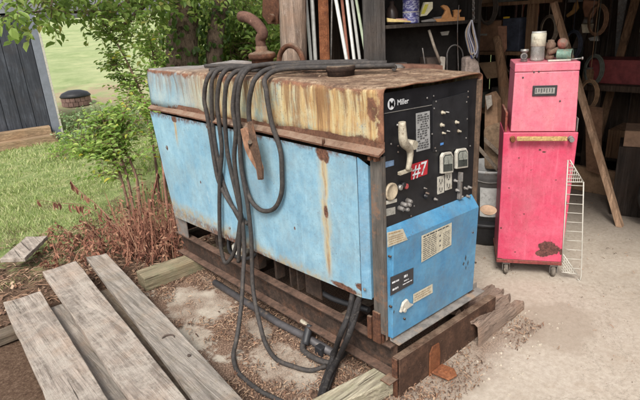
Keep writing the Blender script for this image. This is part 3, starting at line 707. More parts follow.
# ribs and engine seen in the gap under the door
for y, w in ((.845,.02),(.72,.012),(.66,.012),(1.46,.03),(1.02,.05)):
    m = MB(); m.box((.055, y, .2465), (.063, y+w, .47)); m.box((.0632, y, .2465), (.11, y+.006, .47)); m.build('rib', frame_m, gen)
m = MB(); m.box((.07,.50,.2465),(.078,.62,.44)); m.build('rib', frame_m, gen)
m = MB(); m.lathe([(.0,0),(.13,0),(.14,.02),(.14,.45),(.11,.48),(.0,.48)], (.34,.75,.40), (0,1,0), 24); m.box((.20,.8,.26),(.5,1.8,.62)); m.lathe([(.06,0),(.06,.4)], (.22,.15,.30), (.2,1,.1), 14)
m.box((.12,.22,.247),(.58,.28,.30)); m.build('engine', rust_d, gen, .006)
m = MB(); m.lathe([(.0,0),(.035,0),(.052,.012),(.055,.03),(.055,.14),(.045,.15)], (.02,1.19,.315), (.95,.1,.25), 20); m.build('oil_filter', simple('filter_white', (.52,.50,.44), .15, 12, .5, dirt=(.2,.14,.09)), gen)
m = MB(); m.tube([(.10,.2,.30),(.09,.45,.27),(.10,.62,.29)], .014, 8, True, 5); m.build('engine_hose', blk2, gen); m = MB(); m.tube([(.08,1.02,.36),(.03,1.1,.30),(.03,1.28,.29),(.09,1.36,.38)], .012, 8, True, 6); m.build('engine_hose', blk2, gen)

# front black control panel (recessed 18 mm behind the hood rim)
PY = .018
def fp(px_, py_, y=None): return at(px_, py_, y=PY if y is None else y)
m = MB(); m.hexa([(.012,PY,.72),(.655,PY,.70),(.655,PY+.004,.70),(.012,PY+.004,.72),(.012,PY,1.325),(.655,PY,1.305),(.655,PY+.004,1.305),(.012,PY+.004,1.325)])
panel = m.build('control_panel', black_m, gen)
m = MB(); m.box((.645,.0,.26),(.664,.03,1.30)); m.build('panel_edge', rusty('edge_rust', (.15,.10,.07), (.06,.045,.035), (.26,.16,.10)), gen, .004)
# lower blue panel with sloping top lip
m = MB(); z0, z1 = .300, .785
def hz(x, z): return z - .030*(x/.66)
V = []
for x in (.016, .642):
    V += [(x, -.012, hz(x,.285)), (x, -.024, hz(x,.738)), (x, PY-.001, hz(x,.793)), (x, PY-.001, hz(x,.285))]
m.add(V, [(0,4,5,1),(1,5,6,2),(0,1,2,3),(4,7,6,5),(0,3,7,4)]); lower = m.build('lower_panel', blue_low, gen, .003)

# fittings
def quad_part(name, pts, y, th, mat, parent, bev=.0008):
    m = MB(); m.prism([fp(a, b, y) for a, b in pts], (0, th, 0)); return m.build(name, mat, parent, bev)
def fbox(pts, y, mat, name, th=.003, parent=None): return quad_part(name, pts, y, th, mat, parent or panel)
fbox([(433,101),(468,92),(468,148),(433,152)], PY-.004, simple('plate_black', (.017,.017,.019), .3, 14, .5, dirt=(.06,.052,.045), dirt_amt=.3), 'instrument_plate')
fbox([(384.3,113.2),(432,104.6),(432,105.4),(384.3,114)], PY-.002, zinc, 'trim_strip', .001)
for q in [(433.5,96),(436,101.5),(434,108.5),(468,97),(466.5,102),(467,119),(468,91.5),(436,151),(432,134),(435,148),(470,146),(398,152),(391,144),(403,211),(414,206),(411,216),(443,207),(398,146),(427,98),(466,138)]:
    m = MB(); m.lathe([(.004,0),(.004,.002),(.0025,.003)], fp(q[0], q[1], PY-.004), (0,-1,0), 8); m.build('screw', steel, panel)
# round emblem and maker's name
c = fp(391.2, 104.0, PY-.001)
m = MB(); N = 28
vs = []
for kx in range(N):
    a = 2*math.pi*kx/N; vs.append((c.x+.0215*math.cos(a), c.y-.001, c.z+.0215*math.sin(a)))
m.add(vs, [list(range(N))]); em = m.build('emblem', inkw, panel)
text_part('emblem_mark', 'M', black_m, em, (c.x-.0135, c.y-.003, c.z-.011), (1,0,-.03), (0,0,1), .034, fit=.027)
a = fp(397.4, 105.2, PY-.002); text_part('maker_name', 'Miller', inkw, panel, a, (1,0,-.03), (0,0,1), .030, fit=.068)
# lever
m = MB(); pts = [(402,122),(402.5,133),(404,143),(409.5,149),(410,158),(408,170)]; rr = [.014,.0165,.018,.015,.012,.010]
m.tube([fp(p[0], p[1], -.035+.012*(i > 2)) for i, p in enumerate(pts)], rr, 10, True, 4)
m.lathe([(.020,0),(.018,.05)], fp(405,143.5, PY), (0,-1,0), 14); m.box(fp(400.5,172.5,-.02), fp(409.5,170.5,-.006)); m.build('range_lever', cream, panel)
# gauges
for (x0, y0, x1, y1) in ((439.3,152.3,450.8,173.5), (454,148.6,465.6,168.6)):
    A_, B_, C_, D_ = fp(x0,y1,PY-.004), fp(x1,y1-1.6,PY-.004), fp(x1,y0-1.2,PY-.004), fp(x0,y0+.6,PY-.004)
    pts = [A_, B_]+[B_.lerp(C_, .8)] + [C_.lerp(D_, .16)] + [C_.lerp(D_, .84)] + [A_.lerp(D_, .84)]
    m = MB(); m.prism(pts, (0,-.014,0)); g = m.build('gauge', white_m, panel, .003)
    cc = (A_+C_)/2
    def inn(p, k, y): q = cc+(p-cc)*k; q.y = y; return q
    m = MB(); m.prism([inn(p, .80, PY-.0185) for p in pts], (0,-.0015,0)); gf = m.build('gauge_face', simple('gauge_dark', (.05,.055,.05), .3, 20, .25), g)
    m = MB(); q = [inn(p, .70, PY-.0205) for p in pts]; lo1 = q[0].lerp(q[5], .52); lo2 = q[1].lerp(q[2], .52); m.prism([lo1, lo2, q[2], q[3], q[4], q[5]], (0,-.001,0)); m.build('gauge_scale', simple('scale_grey', (.24,.25,.22), .4, 60, .3), g)
    m = MB(); m.tube([q[0].lerp(q[1], .5)+Vector((0,-.003,.02)), q[4].lerp(q[3], .3)+Vector((0,-.003,-.006))], .0008, 5); m.build('needle', ink, g)
# receptacle plates
for (x0, y0, x1, y1) in ((437.8,177.3,444.2,194.6), (445.4,173.5,452,190.8)):
    r_ = fbox([(x0,y1),(x1,y1-2.2),(x1,y0-2.2),(x0,y0)], PY-.003, white_m, 'receptacle', .004)
    m = MB(); cx_, cy_ = (x0+x1)/2, (y0+y1)/2-1
    for dy in (-4.5, 4.0):
        for dxx in (-1.2, 1.2): c = fp(cx_+dxx, cy_+dy, PY-.0075); m.box((c.x-.0022, c.y, c.z-.007), (c.x+.0022, c.y+.0005, c.z+.007))
        c = fp(cx_, cy_+dy+2.6, PY-.0075); m.box((c.x-.003, c.y, c.z-.003), (c.x+.003, c.y+.0005, c.z+.003))
    m.build('slot', ink, r_)
m = MB(); m.box(fp(457.5,181,PY), fp(463.5,172.5,-.006)); m.box(fp(459,198,PY), fp(460.3,181,.002)); m.build('outlet_box', steel, panel, .002)
for q in [(454.2,180.5),(456,190),(459.5,196),(464,188),(466.5,196),(468,187)]:
    m = MB(); m.lathe([(.008,0),(.008,.006),(.005,.009),(.005,.020)], fp(q[0], q[1], PY), (0,-1,0), 10); m.build('toggle', steel, panel)
# louvred black data decal grey plate, stickers
dp = fbox([(416.5,152),(430.2,148.5),(429.8,110.8),(416.0,113.5)], PY-.0015, lab_g, 'data_plate', .001)
m = MB()
for i in range(15):
    y0 = 115.5+i*2.35
    x = 417.6
    while x < 427.5:
        w = U(.8, 2.6)
        if R() < .85: p = fp(x, y0-(x-417)*.22, PY-.003); q = fp(min(x+w, 429), y0+.9-(x+w-417)*.22, PY-.003); m.box((p.x, p.y, p.z), (q.x, p.y-.0002, q.z))
        x += w+.7
m.build('print', ink, dp)
st = fbox([(411,180),(427.3,174.2),(428.2,159.6),(411.6,164.4)], PY-.002, red_m, 'number_sticker', .001)
a = fp(412.2, 178.0, PY-.0042); b_ = fp(426.8, 173.0, PY-.0042)
text_part('number', '#7', inkw, st, (a.x, a.y, a.z), b_-a, fp(412.8,165,PY-.004)-a, .078, fit=(b_-a).length*.97)
fbox([(385,168),(394,165.4),(394,160),(385.2,162)], PY-.002, simple('blue_grey_label', (.11,.17,.26), .3, 60, .5), 'small_label', .001)
fbox([(385.5,205),(397,202),(397,198.6),(385.5,201)], PY-.002, white_m, 'label_strip', .001)
l2 = fbox([(385.6,216.5),(395.4,214),(395.4,206.8),(385.6,209)], PY-.002, simple('dull_label', (.26,.25,.22), .3, 60, .6), 'small_label', .001)
fbox([(440.5,145.5),(443.6,144.6),(443.6,142.4),(440.5,143.2)], PY-.006, blu_s, 'small_label', .001)
m = MB(); m.lathe([(.036,0),(.036,.008),(.031,.012),(.029,.010),(.0,.011)], fp(390.4,191.4,PY), (0,-1,0), 26); m.build('dial', simple('dial_beige', (.33,.27,.19), .3, 30, .5), panel)
for q, c_ in (((399.3,187.2), zinc), ((405,186), simple('red_lamp', (.32,.06,.06), .2, 20, .3)), ((402.5,184.5), blk2)):
    m = MB(); m.lathe([(.012,0),(.012,.010),(.008,.013)], fp(*q, PY), (0,-1,0), 12); m.build('knob', c_, panel)
m = MB()
for q in [(399,208),(402,204),(406,204),(404,208.5),(407,200.5)]: m.lathe([(.012,0),(.009,.02),(.006,.026)], fp(*q, PY), (0,-1,0), 8)
m.build('hour_meter', steel, panel)
for q, r_, c_ in (((442,112.5),.009,cream), ((441,125),.010,cream), ((446,112),.004,zinc), ((442.5,133),.006,cream), ((447,131),.004,zinc), ((455.8,122.2),.009,cream), ((458,131),.008,cream), ((426,193),.006,steel), ((425,196),.012,black_m), ((424,188),.004,steel), ((397,125),.005,zinc), ((434.5,199),.008,steel)):
    m = MB(); r_ *= .72; m.lathe([(r_*1.3,0),(r_*1.3,.004),(r_*.8,.006),(r_*.7,.016)], fp(*q, PY-.004), (0,-1,0), 10); m.build('switch', c_, panel)
# lower panel stickers
LY = -.024
def sticker(pts, mat, name, lines, inkm, y=LY):
    y = -.012-.012*min(1, max(0, (fp(pts[0][0], (pts[0][1]+pts[2][1])/2, -.02).z-.285)/.45))-.0015
    s = quad_part(name, pts, y, -.0008, mat, lower); a, b, c, d = [Vector((*p, 0)) for p in pts]; m = MB()
    for (v0, u0, u1, hh) in lines:
        u = u0
        while u < u1:
            w = min(U(.04, .16), u1-u)
            P_ = [a.lerp(b, t).lerp(d.lerp(c, t), vv) for (t, vv) in ((u, v0), (u+w, v0), (u+w, v0+hh), (u, v0+hh))]
            m.prism([fp(p.x, p.y, y-.0010) for p in P_], (0,-.0003,0)); u += w+.025
    m.build('print', inkm, s); return s
sticker([(387.4,247.5),(407.6,239.8),(402.8,228.6),(387.0,232.6)], lab_m, 'warning_label', [(.12+i*.16, .1, .9, .06) for i in range(4)]+[(.82,.1,.8,.09)], simple('ink_ochre', (.30,.20,.10), .2, 20))
bl = sticker([(421.3,262.5),(451.3,244.8),(451.6,222.5),(421.5,235.8)], lab_m, 'warning_label', [(.05+i*.075, .06, .50, .026) for i in range(11)]+[(.08+i*.075, .72, .95, .022) for i in range(9)]+[(.89,.06,.9,.05)], ink)
m = MB()
for v in (.25, .45, .66): 
    p = Vector((421.4,262.5)).lerp(Vector((421.5,235.8)), v).lerp(Vector((451.3,244.8)).lerp(Vector((451.6,222.5)), v), .62); c = fp(p.x, p.y, LY-.0005); m.lathe([(.008,0),(.0,.0006)], c, (0,-1,0), 8)
m.build('pictogram', ink, bl)
sticker([(390.2,296),(413.2,283.2),(413.4,267.6),(390.2,277.3)], simple('decal_black', (.03,.03,.034), .2, 30, .5), 'terminal_decal', [(.2,.1,.35,.1),(.22,.55,.95,.05),(.6,.08,.4,.09),(.62,.6,.75,.14),(.4,.6,.8,.05)], inkw)
sticker([(413,303.6),(432.6,292.6),(432.4,283.8),(413.2,294.2)], lab_m, 'warning_label', [(.2,.08,.9,.1),(.45,.08,.85,.1),(.7,.08,.9,.1)], simple('ink_brown', (.28,.20,.12), .2, 20))
m = MB(); m.prism([fp(401,313,-.03),fp(404,303,-.03),fp(408,299.5,-.03),(fp(410,303,-.03)),fp(414,304.5,-.03),fp(408,309,-.03)], (0,.012,0)); m.lathe([(.010,0),(.010,.02)], fp(402,309,-.016), (0,-1,0), 10); m.build('latch', white_m, lower, .002)
for q in [(388.6,256),(389.5,306),(472,214),(474,262),(403,318),(471,232)]:
    m = MB(); m.lathe([(.005,0),(.005,.012),(.003,.013)], fp(*q, -.010), (0,-1,0), 8); m.build('screw', rust_d, lower)
m = MB()
for (x, y, w, h_) in ((465.5,258,1.6,3.2),(468,263,1.2,3.0),(463.5,264,2.0,2),(466,268,1,2.2),(394,312,1,1.5)):
    p = fp(x, y, -.018); p.y = -.0135-.012*max(0,(p.z-.285)/.45)-.0006; m.add([(p.x-.004*w, p.y, p.z),(p.x, p.y, p.z-.005*h_),(p.x+.004*w, p.y, p.z+.002),(p.x+.001, p.y, p.z+.006*h_)], [(0,1,2,3)])
m.build('chip', ink, lower)

# top fittings: exhaust elbow, fuel cap, lifting eye
ex = at(262,60,x=.42)
EX = .42; EY = 1.30; EZ = 1.352
m = MB(); m.lathe([(.064,-.02),(.064,.035),(.068,.037),(.078,.041),(.080,.05),(.080,.066),(.070,.074),(.050,.078),(.036,.084),(.033,.11)], (EX,EY,EZ), (0,0,1), 28)
stack = m.build('exhaust_base', rust_m, gen, 0)
m = MB(); d0 = Vector((EX,EY,EZ+.09)); m.tube([d0, d0+Vector((0,0,.06)), at(263,33,x=.42), at(257,24,x=.42), at(248,17.5,x=.42), at(241,16.5,x=.42)], [.029,.030,.030,.031,.031,.031], 16, True, 5)
m.build('exhaust_elbow', rusty('exhaust_rust', (.13,.068,.05), (.06,.035,.028), (.22,.13,.095), 14, None), stack)
m = MB(); tip = at(241,16.5,x=.42); m.lathe([(.024,0),(.024,.002)], tip+Vector((0,.002,-.001)), (tip-at(248,17.5,x=.42)), 14); m.build('exhaust_mouth', ink, stack)
m = MB(); fc = at(341,74,z=1.345); m.lathe([(.062,-.01),(.064,.022),(.066,.024),(.070,.030),(.070,.046),(.064,.050),(.0,.047)], (fc.x,fc.y,1.336), (0,0,1), 30); m.build('fuel_cap', rust_d, gen)
m = MB(); pa = at(279,66,x=.40); pb = at(304,66,x=.40); mid = (pa+pb)/2; r_ = (pa-pb).length/2; L = []
for q in range(13): a = math.pi*q/12; L.append(mid + (pa-mid)*math.cos(a) + Vector((0,0,r_*1.0*math.sin(a))))
L = [Vector((L[0].x, L[0].y, 1.33))] + L + [Vector((L[-1].x, L[-1].y, 1.33))]
m.tube(L, .015, 10, True, 2); m.build('lifting_eye', rust_m, gen)
# dirt and seed husks caught on the hood
m = MB()
for i in range(900):
    x = U(.03,.62); y = U(.02,1.6); 
    if fbm(x*6, y*6, 1, 3) < .05+U(-.2,.2): continue
    p = Vector((x, y, 1.347+.012*y/ML-.014*x/MW)); a = U(0,6.28); s_ = U(.003,.010); d = Vector((math.cos(a), math.sin(a), U(-.1,.4))); w = Vector((-d.y, d.x, .1))
    m.add([p, p+d*s_+w*s_*.4, p+d*s_*2, p+d*s_-w*s_*.3], [(0,1,2,3)])
for i in range(46):
    c0 = at(random.choice([302,309,296,320,330]), 68+U(-2,4), z=1.35); p = c0+Vector((U(-.03,.03),U(-.04,.04),.004)); a = U(0,6.28); d = Vector((math.cos(a), math.sin(a), U(-.2,.5))); w = Vector((-d.y, d.x, .3)); s_ = U(.006,.02)
    m.add([p, p+d*s_+w*s_*.5, p+d*s_*1.6, p+d*s_-w*s_*.3], [(0,1,2,3)])
o = m.build('leaf_scraps', littermat); o['kind'] = 'stuff'; o['label'] = 'dry leaf scraps lying on the hood'; o['category'] = 'leaf litter'

# ---------------------------------------------------------------- welding cables
rub = simple('cable_rubber', (.040,.036,.034), .35, 60, .7, 0, .6, (.075,.062,.052), .45, spec=.25)
rubt = simple('cable_tape', (.024,.022,.022), .5, 90, .6, 0, .9, (.08,.07,.062), .44, spec=.2)
def cable(label, runs, r=.0115, mat=None):
    c0 = runs[0][len(runs[0])//2]
    m = MB()
    for run in runs:
        run = [run[0]] + [p+Vector((0, U(-.004,.004), U(-.003,.003))) for p in run[1:-1]] + [run[-1]]
        m.tube(run, r, 10, True, 7)
    o = m.build('welding_cable', mat or rub); tag(o, label, 'cable', 'welding cables draped over the machine'); return o
ZT = 1.365
def top(px_, py_, dz=0): return at(px_, py_, z=ZT+dz)
def sd_(px_, py_, o=.04): return at(px_, py_, x=-o)
def drape(pts_side, x_back=.45, yy=None, o=.045, dz=0):
    p0 = at(pts_side[0][0], pts_side[0][1], x=-o)
    y = p0.y if yy is None else yy
    lead = [Vector((x_back, y-.35, ZT+dz)), Vector((x_back*.6, y-.14, ZT+dz+.008)), Vector((.06, y-.01, ZT+dz+.012)), Vector((-o*.6, y, ZT-.018+dz))]
    return lead + [at(a, b, x=-o) for a, b in pts_side[1:]]
cable('outermost left hanging loop of dark cable over the blue end of the hood', [drape([(206,85),(204,98),(207,115),(211,140),(215,165),(219,182),(228,200),(240,217),(248,224)], o=.045)])
cable('cable hanging past the lower edge of the door, its loop ending by the white filter', [drape([(219,80),(217.5,100),(219,125),(221.5,150),(220,180),(219.3,215),(220.5,245),(225,262),(232,258),(237,244),(240,222)], o=.055, dz=.010)])
cable('longest cable of the bundle, running to the ground and off toward the camera', [drape([(226,82),(225,100),(226,140),(230,165),(237,195),(242,222)], o=.065, dz=.004) + [at(244,250,x=-.08), at(243,275,x=-.13), at(242,300,x=-.19), at(239,325,x=-.26), at(236,342,x=-.315), at(233.5,356,z=.02), at(237,370,z=.014), at(247,381,z=.014), at(262,392,z=.014), at(285,404,z=.014), at(310,425,z=.014)]])
cable('thin loop of cable ending beside the rusty clamp', [drape([(235,86),(233,105),(236,130),(234.5,160),(238,190),(241,212),(240,235),(238.5,262)], o=.075, dz=.016)], r=.0115)
cable('wide cable loop swinging out to the right across the open blue door', [drape([(250,82),(266,92),(268.5,105),(272,125),(280,150),(282.5,172),(281,193),(274,208),(262,211),(251,200),(244,180),(241,155),(240,125)], o=.050, dz=.008, yy=at(262,85,x=-.05).y)])
cable('cable dropping behind the clamp and curling to the ground below the skid', [drape([(240,84),(238,100),(239,130),(241,165),(247,200),(251,235)], o=.060, dz=.022) + [at(252,262,x=-.065), at(252.5,284,x=-.09), at(256,305,x=-.13), at(261,327,x=-.17), at(266,345,z=.02), at(276,359,z=.014), at(292,366,z=.014), at(310,370,z=.014), at(326,366,z=.016)]])
cable('short cable bent over the hood edge that holds the clamp', [drape([(256,84),(251,92),(249,108),(249.5,122)], o=.070, dz=.018, yy=at(252,85,x=-.07).y)])
cable('greyish cable hanging between the left loops on the hood side', [drape([(212,82),(211.5,98),(213,125),(216,150),(222,178),(232,205),(243,226)], o=.035, dz=.0)], r=.011)
# cables lying along the hood top
cable('pair of dark cables lying along the back of the hood toward the fuel cap', [[at(205,66,z=ZT), at(235,65.5,z=ZT), at(262,68,z=ZT), at(300,66.5,z=ZT+.004), at(335,67,z=ZT), at(365,66.5,z=ZT), at(392,67,z=ZT-.01), at(394,68.5,z=ZT-.012)],
   [at(210,70,z=ZT+.006), at(236,69,z=ZT+.01), at(262,70,z=ZT+.01), at(285,66,z=ZT+.02), at(320,65,z=ZT+.012), at(350,68,z=ZT)]])
# thick taped bundle coming out under the door
B0 = at(352,296,x=-.01); B1 = at(359,300,x=-.012)
cable('thick taped pair of cables coming out under the near corner of the door', [
    [B0+Vector((.05,.02,.10)), B0, at(348,315,x=-.04), at(341,335,x=-.09), at(333,356,z=.05), at(325,380,z=.03), at(320,398,z=.02), at(312,425,z=.016)],
    [B1+Vector((.05,.02,.10)), B1, at(354,318,x=-.04), at(347,340,x=-.08), at(338,360,z=.05), at(329,382,z=.04), at(323,400,z=.03), at(318,430,z=.02)],
    [B1+Vector((.06,.0,.08)), at(358,302,x=-.02), at(350,330,x=-.05), at(342,352,z=.07), at(331,372,z=.06), at(322,396,z=.045)]], r=.0135, mat=rubt)
cable('black cable with heavy lug lying on the litter below the front of the rail', [[at(345,352,z=.03), at(333,362,z=.02), at(318,360,z=.02), at(305,352,z=.02), at(303,345,z=.03), at(306,334,z=.06), at(308,326,z=.08)]], r=.015)
t = thing('cable_lug', 'black cable connector with pale collar standing up beside the rusty rail', 'connector', tuple(at(307,330,z=0)))
m = MB(); m.tube([at(305,345,z=.03), at(308,332,z=.075), at(310,325,z=.10)], [.019,.021,.017], 10, True, 3); m.build('sleeve', blk2, t)
m = MB(); m.tube([at(308.6,326,z=.095), at(301,320.5,z=.11)], .011, 8); m.build('collar', cream, t)
t = thing('black_block', 'small black plastic plug on the ground between cable and rail', 'plug', tuple(at(323,356,z=0))); m = MB(); c = at(323,354,z=.0); m.box((c.x-.03,c.y-.02,0),(c.x+.02,c.y+.03,.05)); m.build('body', blk2, t, .006)
m = MB(); m.box((c.x+.0,c.y-.035,.015),(c.x+.01,c.y-.02,.035)); m.build('pin', zinc, t)
# clamp
t = thing('ground_clamp', 'rusty copper-coloured spring clamp hanging by the cables on the blue door', 'clamp', tuple(at(251,150,x=-.09)))
cop = simple('copper_rust', (.27,.145,.09), .4, 22, .7, .2, .5, (.42,.31,.22), .4)
m = MB(); O = .095
m.prism([at(a,b,x=-O) for a,b in ((240,129),(245,127.5),(251,140),(256,150),(262,168),(262,180),(257.5,180),(256,170),(248,157),(244,148))], (.012,0,0)); m.build('jaw', cop, t, .003)
m = MB(); m.prism([at(a,b,x=-O-.012) for a,b in ((247,122),(251.5,121),(256,140),(260,158),(262,179),(258,180),(255,163),(250,150))], (.008,0,0)); m.build('jaw', rusty('jaw_rust', (.16,.10,.07), dust=None), t, .003)
m = MB(); m.tube([at(250,142,x=-O-.02), at(252,150,x=-O+.02)], .011, 10); m.build('spring', rust_d, t)

# ================================================================= LYING WOOD AND METAL
pl_m = [wood('plank_wood_a', (.35,.295,.25), (.13,.10,.08), 'y', 2.2, (.42,.37,.315), mossamt=.5, longs=14), wood('plank_wood_b', (.33,.29,.25), (.12,.10,.08), 'y', 2.6, (.24,.20,.15), mossamt=.42, longs=16)]
def plank(label, c, th, mat, group='weathered planks at the left', name='plank', bev=.004, axis_seg=14):
    """c: four top corners (near-left, near-right, far-right, far-left)"""
    c = [Vector(v) for v in c]; m = MB(); n = axis_seg; vs = []
    ph = R()*9
    for j in range(n+1):
        t = j/n
        for k in range(5):
            u = k/4; p = c[0].lerp(c[1], u).lerp(c[3].lerp(c[2], u), t)
            p.z += .004*fbm(p.x*3+ph, p.y*2, ph, 3) - .006*(1-(2*u-1)**2)*.5
            if k in (0, 4): p += (c[1]-c[0]).normalized()*.006*fbm(t*12+ph, k, 5, 3)
            if j in (0, n): p += (c[3]-c[0]).normalized()*.014*fbm(u*5+ph, j, 5, 3)
            vs.append(p)
    m.v = vs + [v-Vector((0,0,th)) for v in vs]; o_ = len(vs)
    for j in range(n):
        for k in range(4): a = j*5+k; m.f.append([a,a+1,a+6,a+5]); m.sm.append(False); m.f.append([o_+a,o_+a+5,o_+a+6,o_+a+1]); m.sm.append(False)
        a = j*5; m.f.append([a,a+5,o_+a+5,o_+a]); m.sm.append(False); a += 4; m.f.append([a,o_+a,o_+a+5,a+5]); m.sm.append(False)
    for k in range(4): m.f.append([k,o_+k,o_+k+1,k+1]); m.sm.append(False); a = n*5+k; m.f.append([a,a+1,o_+a+1,o_+a]); m.sm.append(False)
    o = m.build(name, mat, None, bev); tag(o, label, 'plank' if 'plank' in name else 'beam', group); return o
def ext(a, b, t): return Vector(a) + (Vector(b)-Vector(a))*t
z = .135
def P4(l0, l1, r0, r1, z, e=1.35):
    L0, L1, R0_, R1 = at(*l0,z=z), at(*l1,z=z), at(*r0,z=z), at(*r1,z=z)
    return [ext(L0, L1, e), ext(R0_, R1, e), R0_, L0]
kn = plank('plank nearest the machine with a curved worn knot mark', P4((86,257),(194,400),(106,252.5),(244,400),z), .032, pl_m[1])
plank('wide pale middle plank with splintered far end among the dead weeds', P4((42,271),(130,400),(76,260.5),(187,400),z+.01), .036, pl_m[0])
cL = at(41,292,z=z); cR = at(109,400,z=z); dr = (cR-cL)
off = Vector((-.20, .02, 0))
plank('leftmost grey plank running out of the corner of the photo', [cL+dr*1.35+off, cL+dr*1.35, cL-dr*.02, cL-dr*.02+off], .034, pl_m[0])
dB = (at(187,400,z=z)-at(76,260.5,z=z)).normalized()
lo_c = at(54,306,z=.085); plank('lower grey board showing in the gap between the two left planks', [lo_c+dB*2.3+Vector((-.06,0,0)), lo_c+dB*2.3+Vector((.13,0,0)), lo_c+Vector((.11,.0,0)), lo_c+Vector((-.06,0,0))], .03, pl_m[1])
lo2 = at(98,292,z=.06); plank('lower board half buried in crumbs between the two right planks', [lo2+dB*2.2+Vector((-.06,0,0)), lo2+dB*2.2+Vector((.09,0,0)), lo2+Vector((.075,.0,0)), lo2+Vector((-.06,0,0))], .03, wood('plank_wood_dirty', (.27,.22,.165), (.10,.075,.055), 'y', 3, (.15,.10,.07), mossamt=.5))
bw_ = wood('batten_wood', (.20,.16,.12), axis='x')
for y, lb in ((.75, 'dark batten lying crosswise beneath the planks nearer the camera'), (1.78, 'dark batten lying crosswise beneath the far ends of the planks')):
    m = MB(); m.box((-1.25, y, .0), (-.52+.05*(y-.7), y+.09, .054)); tag(m.build('cross_batten', bw_), lb, 'batten')
b2 = at(41,233,z=.12); plank('short pale board end poking out at the left edge above the planks', [b2+Vector((-.35,-.3,0)), b2+Vector((-.22,-.42,0)), b2+Vector((.02,-.10,0)), b2+Vector((-.10,.02,0))], .03, pl_m[0], None)
# worn crescent in the near plank
m = MB(); cc = at(168,338,z=z+.006); L = []
for q in range(9): a = math.pi*(1.05-.95*q/8)-.9; L.append(cc+Vector((.030*math.cos(a), .030*math.sin(a), -.001)))
m.tube(L, [.002,.004,.005,.005,.0045,.004,.004,.003,.002], 6, True, 2); kk = at(189,355,z=z+.004); m.lathe([(.009,-.004),(.009,.001)], kk, (0,0,1), 7); kp = m.build('knot', simple('knot_dark', (.07,.05,.04), .2, 30, .9), None)
kp.parent = kn
beam_m = wood('beam_wood', (.30,.25,.165), (.14,.10,.06), 'x', 3, (.22,.21,.13), mossamt=.5, longs=18)
def beam(label, c, th, mat, group=None): return plank(label, c, th, mat, group, 'timber_beam', .004, 8)
A_, B_, C_, D_ = [at(a, b, z=.10) for a, b in ((136,271),(179,256.5),(189,262),(144,279))]
xd = (C_-D_).normalized()
beam('short square timber under the rear end of the skid', [D_, C_+xd*.35, B_+xd*.35, A_], .095, beam_m, 'timbers under the skid')
fb = [at(366,372,z=.092), at(382,386,z=.092), at(330,408,z=.092), at(318,396,z=.092)]
v = (fb[3]-fb[0]); beam('pale split timber sticking out under the front corner of the skid', [fb[3]+v*.25, fb[2]+v*.25, fb[1]-v*.25+Vector((.02,0,0)), fb[0]-v*.25], .085, wood('beam_pale', (.46,.41,.30), (.17,.13,.09), 'x', 3, (.33,.31,.20), longs=18), 'timbers under the skid')
# broken grey timber past the right end: several splintered slivers as one piece
m = MB(); nx, ny_ = 40, 34
def spl(i, j, bot=False):
    v = j/ny_; y = -.105+.245*v; r1 = fbm(v*5.5, 2.2, 1, 3); L = 1.02+.10*v+.12*r1; x = .56+(L-.56)*(i/nx)
    u = (x-.60)/.5; z = .118-.085*max(0,u)**1.1 - .03*max(0, -v+.25)
    z += .022*abs(fbm(x*2.2, y*34, 4, 4))*2 - .028*max(0, fbm(x*1.5, y*20, 8, 3)) + .010*fbm(x*14, y*40, 3, 3)
    if j in (0, ny_) or i == nx: z *= .5
    return Vector((x+.01*(y*4), y + .006*fbm(x*9, y*9, 1), 0 if bot else max(.006, z)))
for j in range(ny_+1):
    for i in range(nx+1): m.v.append(spl(i, j))
o_ = len(m.v)
for j in range(ny_+1):
    for i in range(nx+1): q = m.v[j*(nx+1)+i].copy(); q.z = 0; m.v.append(q)
for j in range(ny_):
    for i in range(nx): a = j*(nx+1)+i; m.f.append([a, a+1, a+nx+2, a+nx+1]); m.sm.append(False)
for i in range(nx):
    m.f.append([i, o_+i, o_+i+1, i+1]); m.sm.append(False); a = ny_*(nx+1)+i; m.f.append([a, a+1, o_+a+1, o_+a]); m.sm.append(False)
for j in range(ny_): a = j*(nx+1)+nx; m.f.append([a, o_+a, o_+a+nx+1, a+nx+1]); m.sm.append(False)
o = m.build('timber_beam', wood('split_wood', (.36,.27,.215), (.10,.07,.055), 'x', 3, (.30,.22,.17), bs=1, longs=22), None); tag(o, 'grey splintered timber end poking out at the right end of the skid', 'beam', 'timbers under the skid')
m = MB(); m.tube([at(215,282.5,z=.035), at(280,324,z=.03), at(304,336,z=.03), at(333,353,z=.03)], .021, 14, True, 1); o = m.build('steel_pipe', simple('pipe_dark', (.075,.07,.072), .3, 16, .5, .3, .3, (.20,.15,.11), .38)); tag(o, 'dark pipe lying on the ground along the foot of the skid rail', 'pipe')

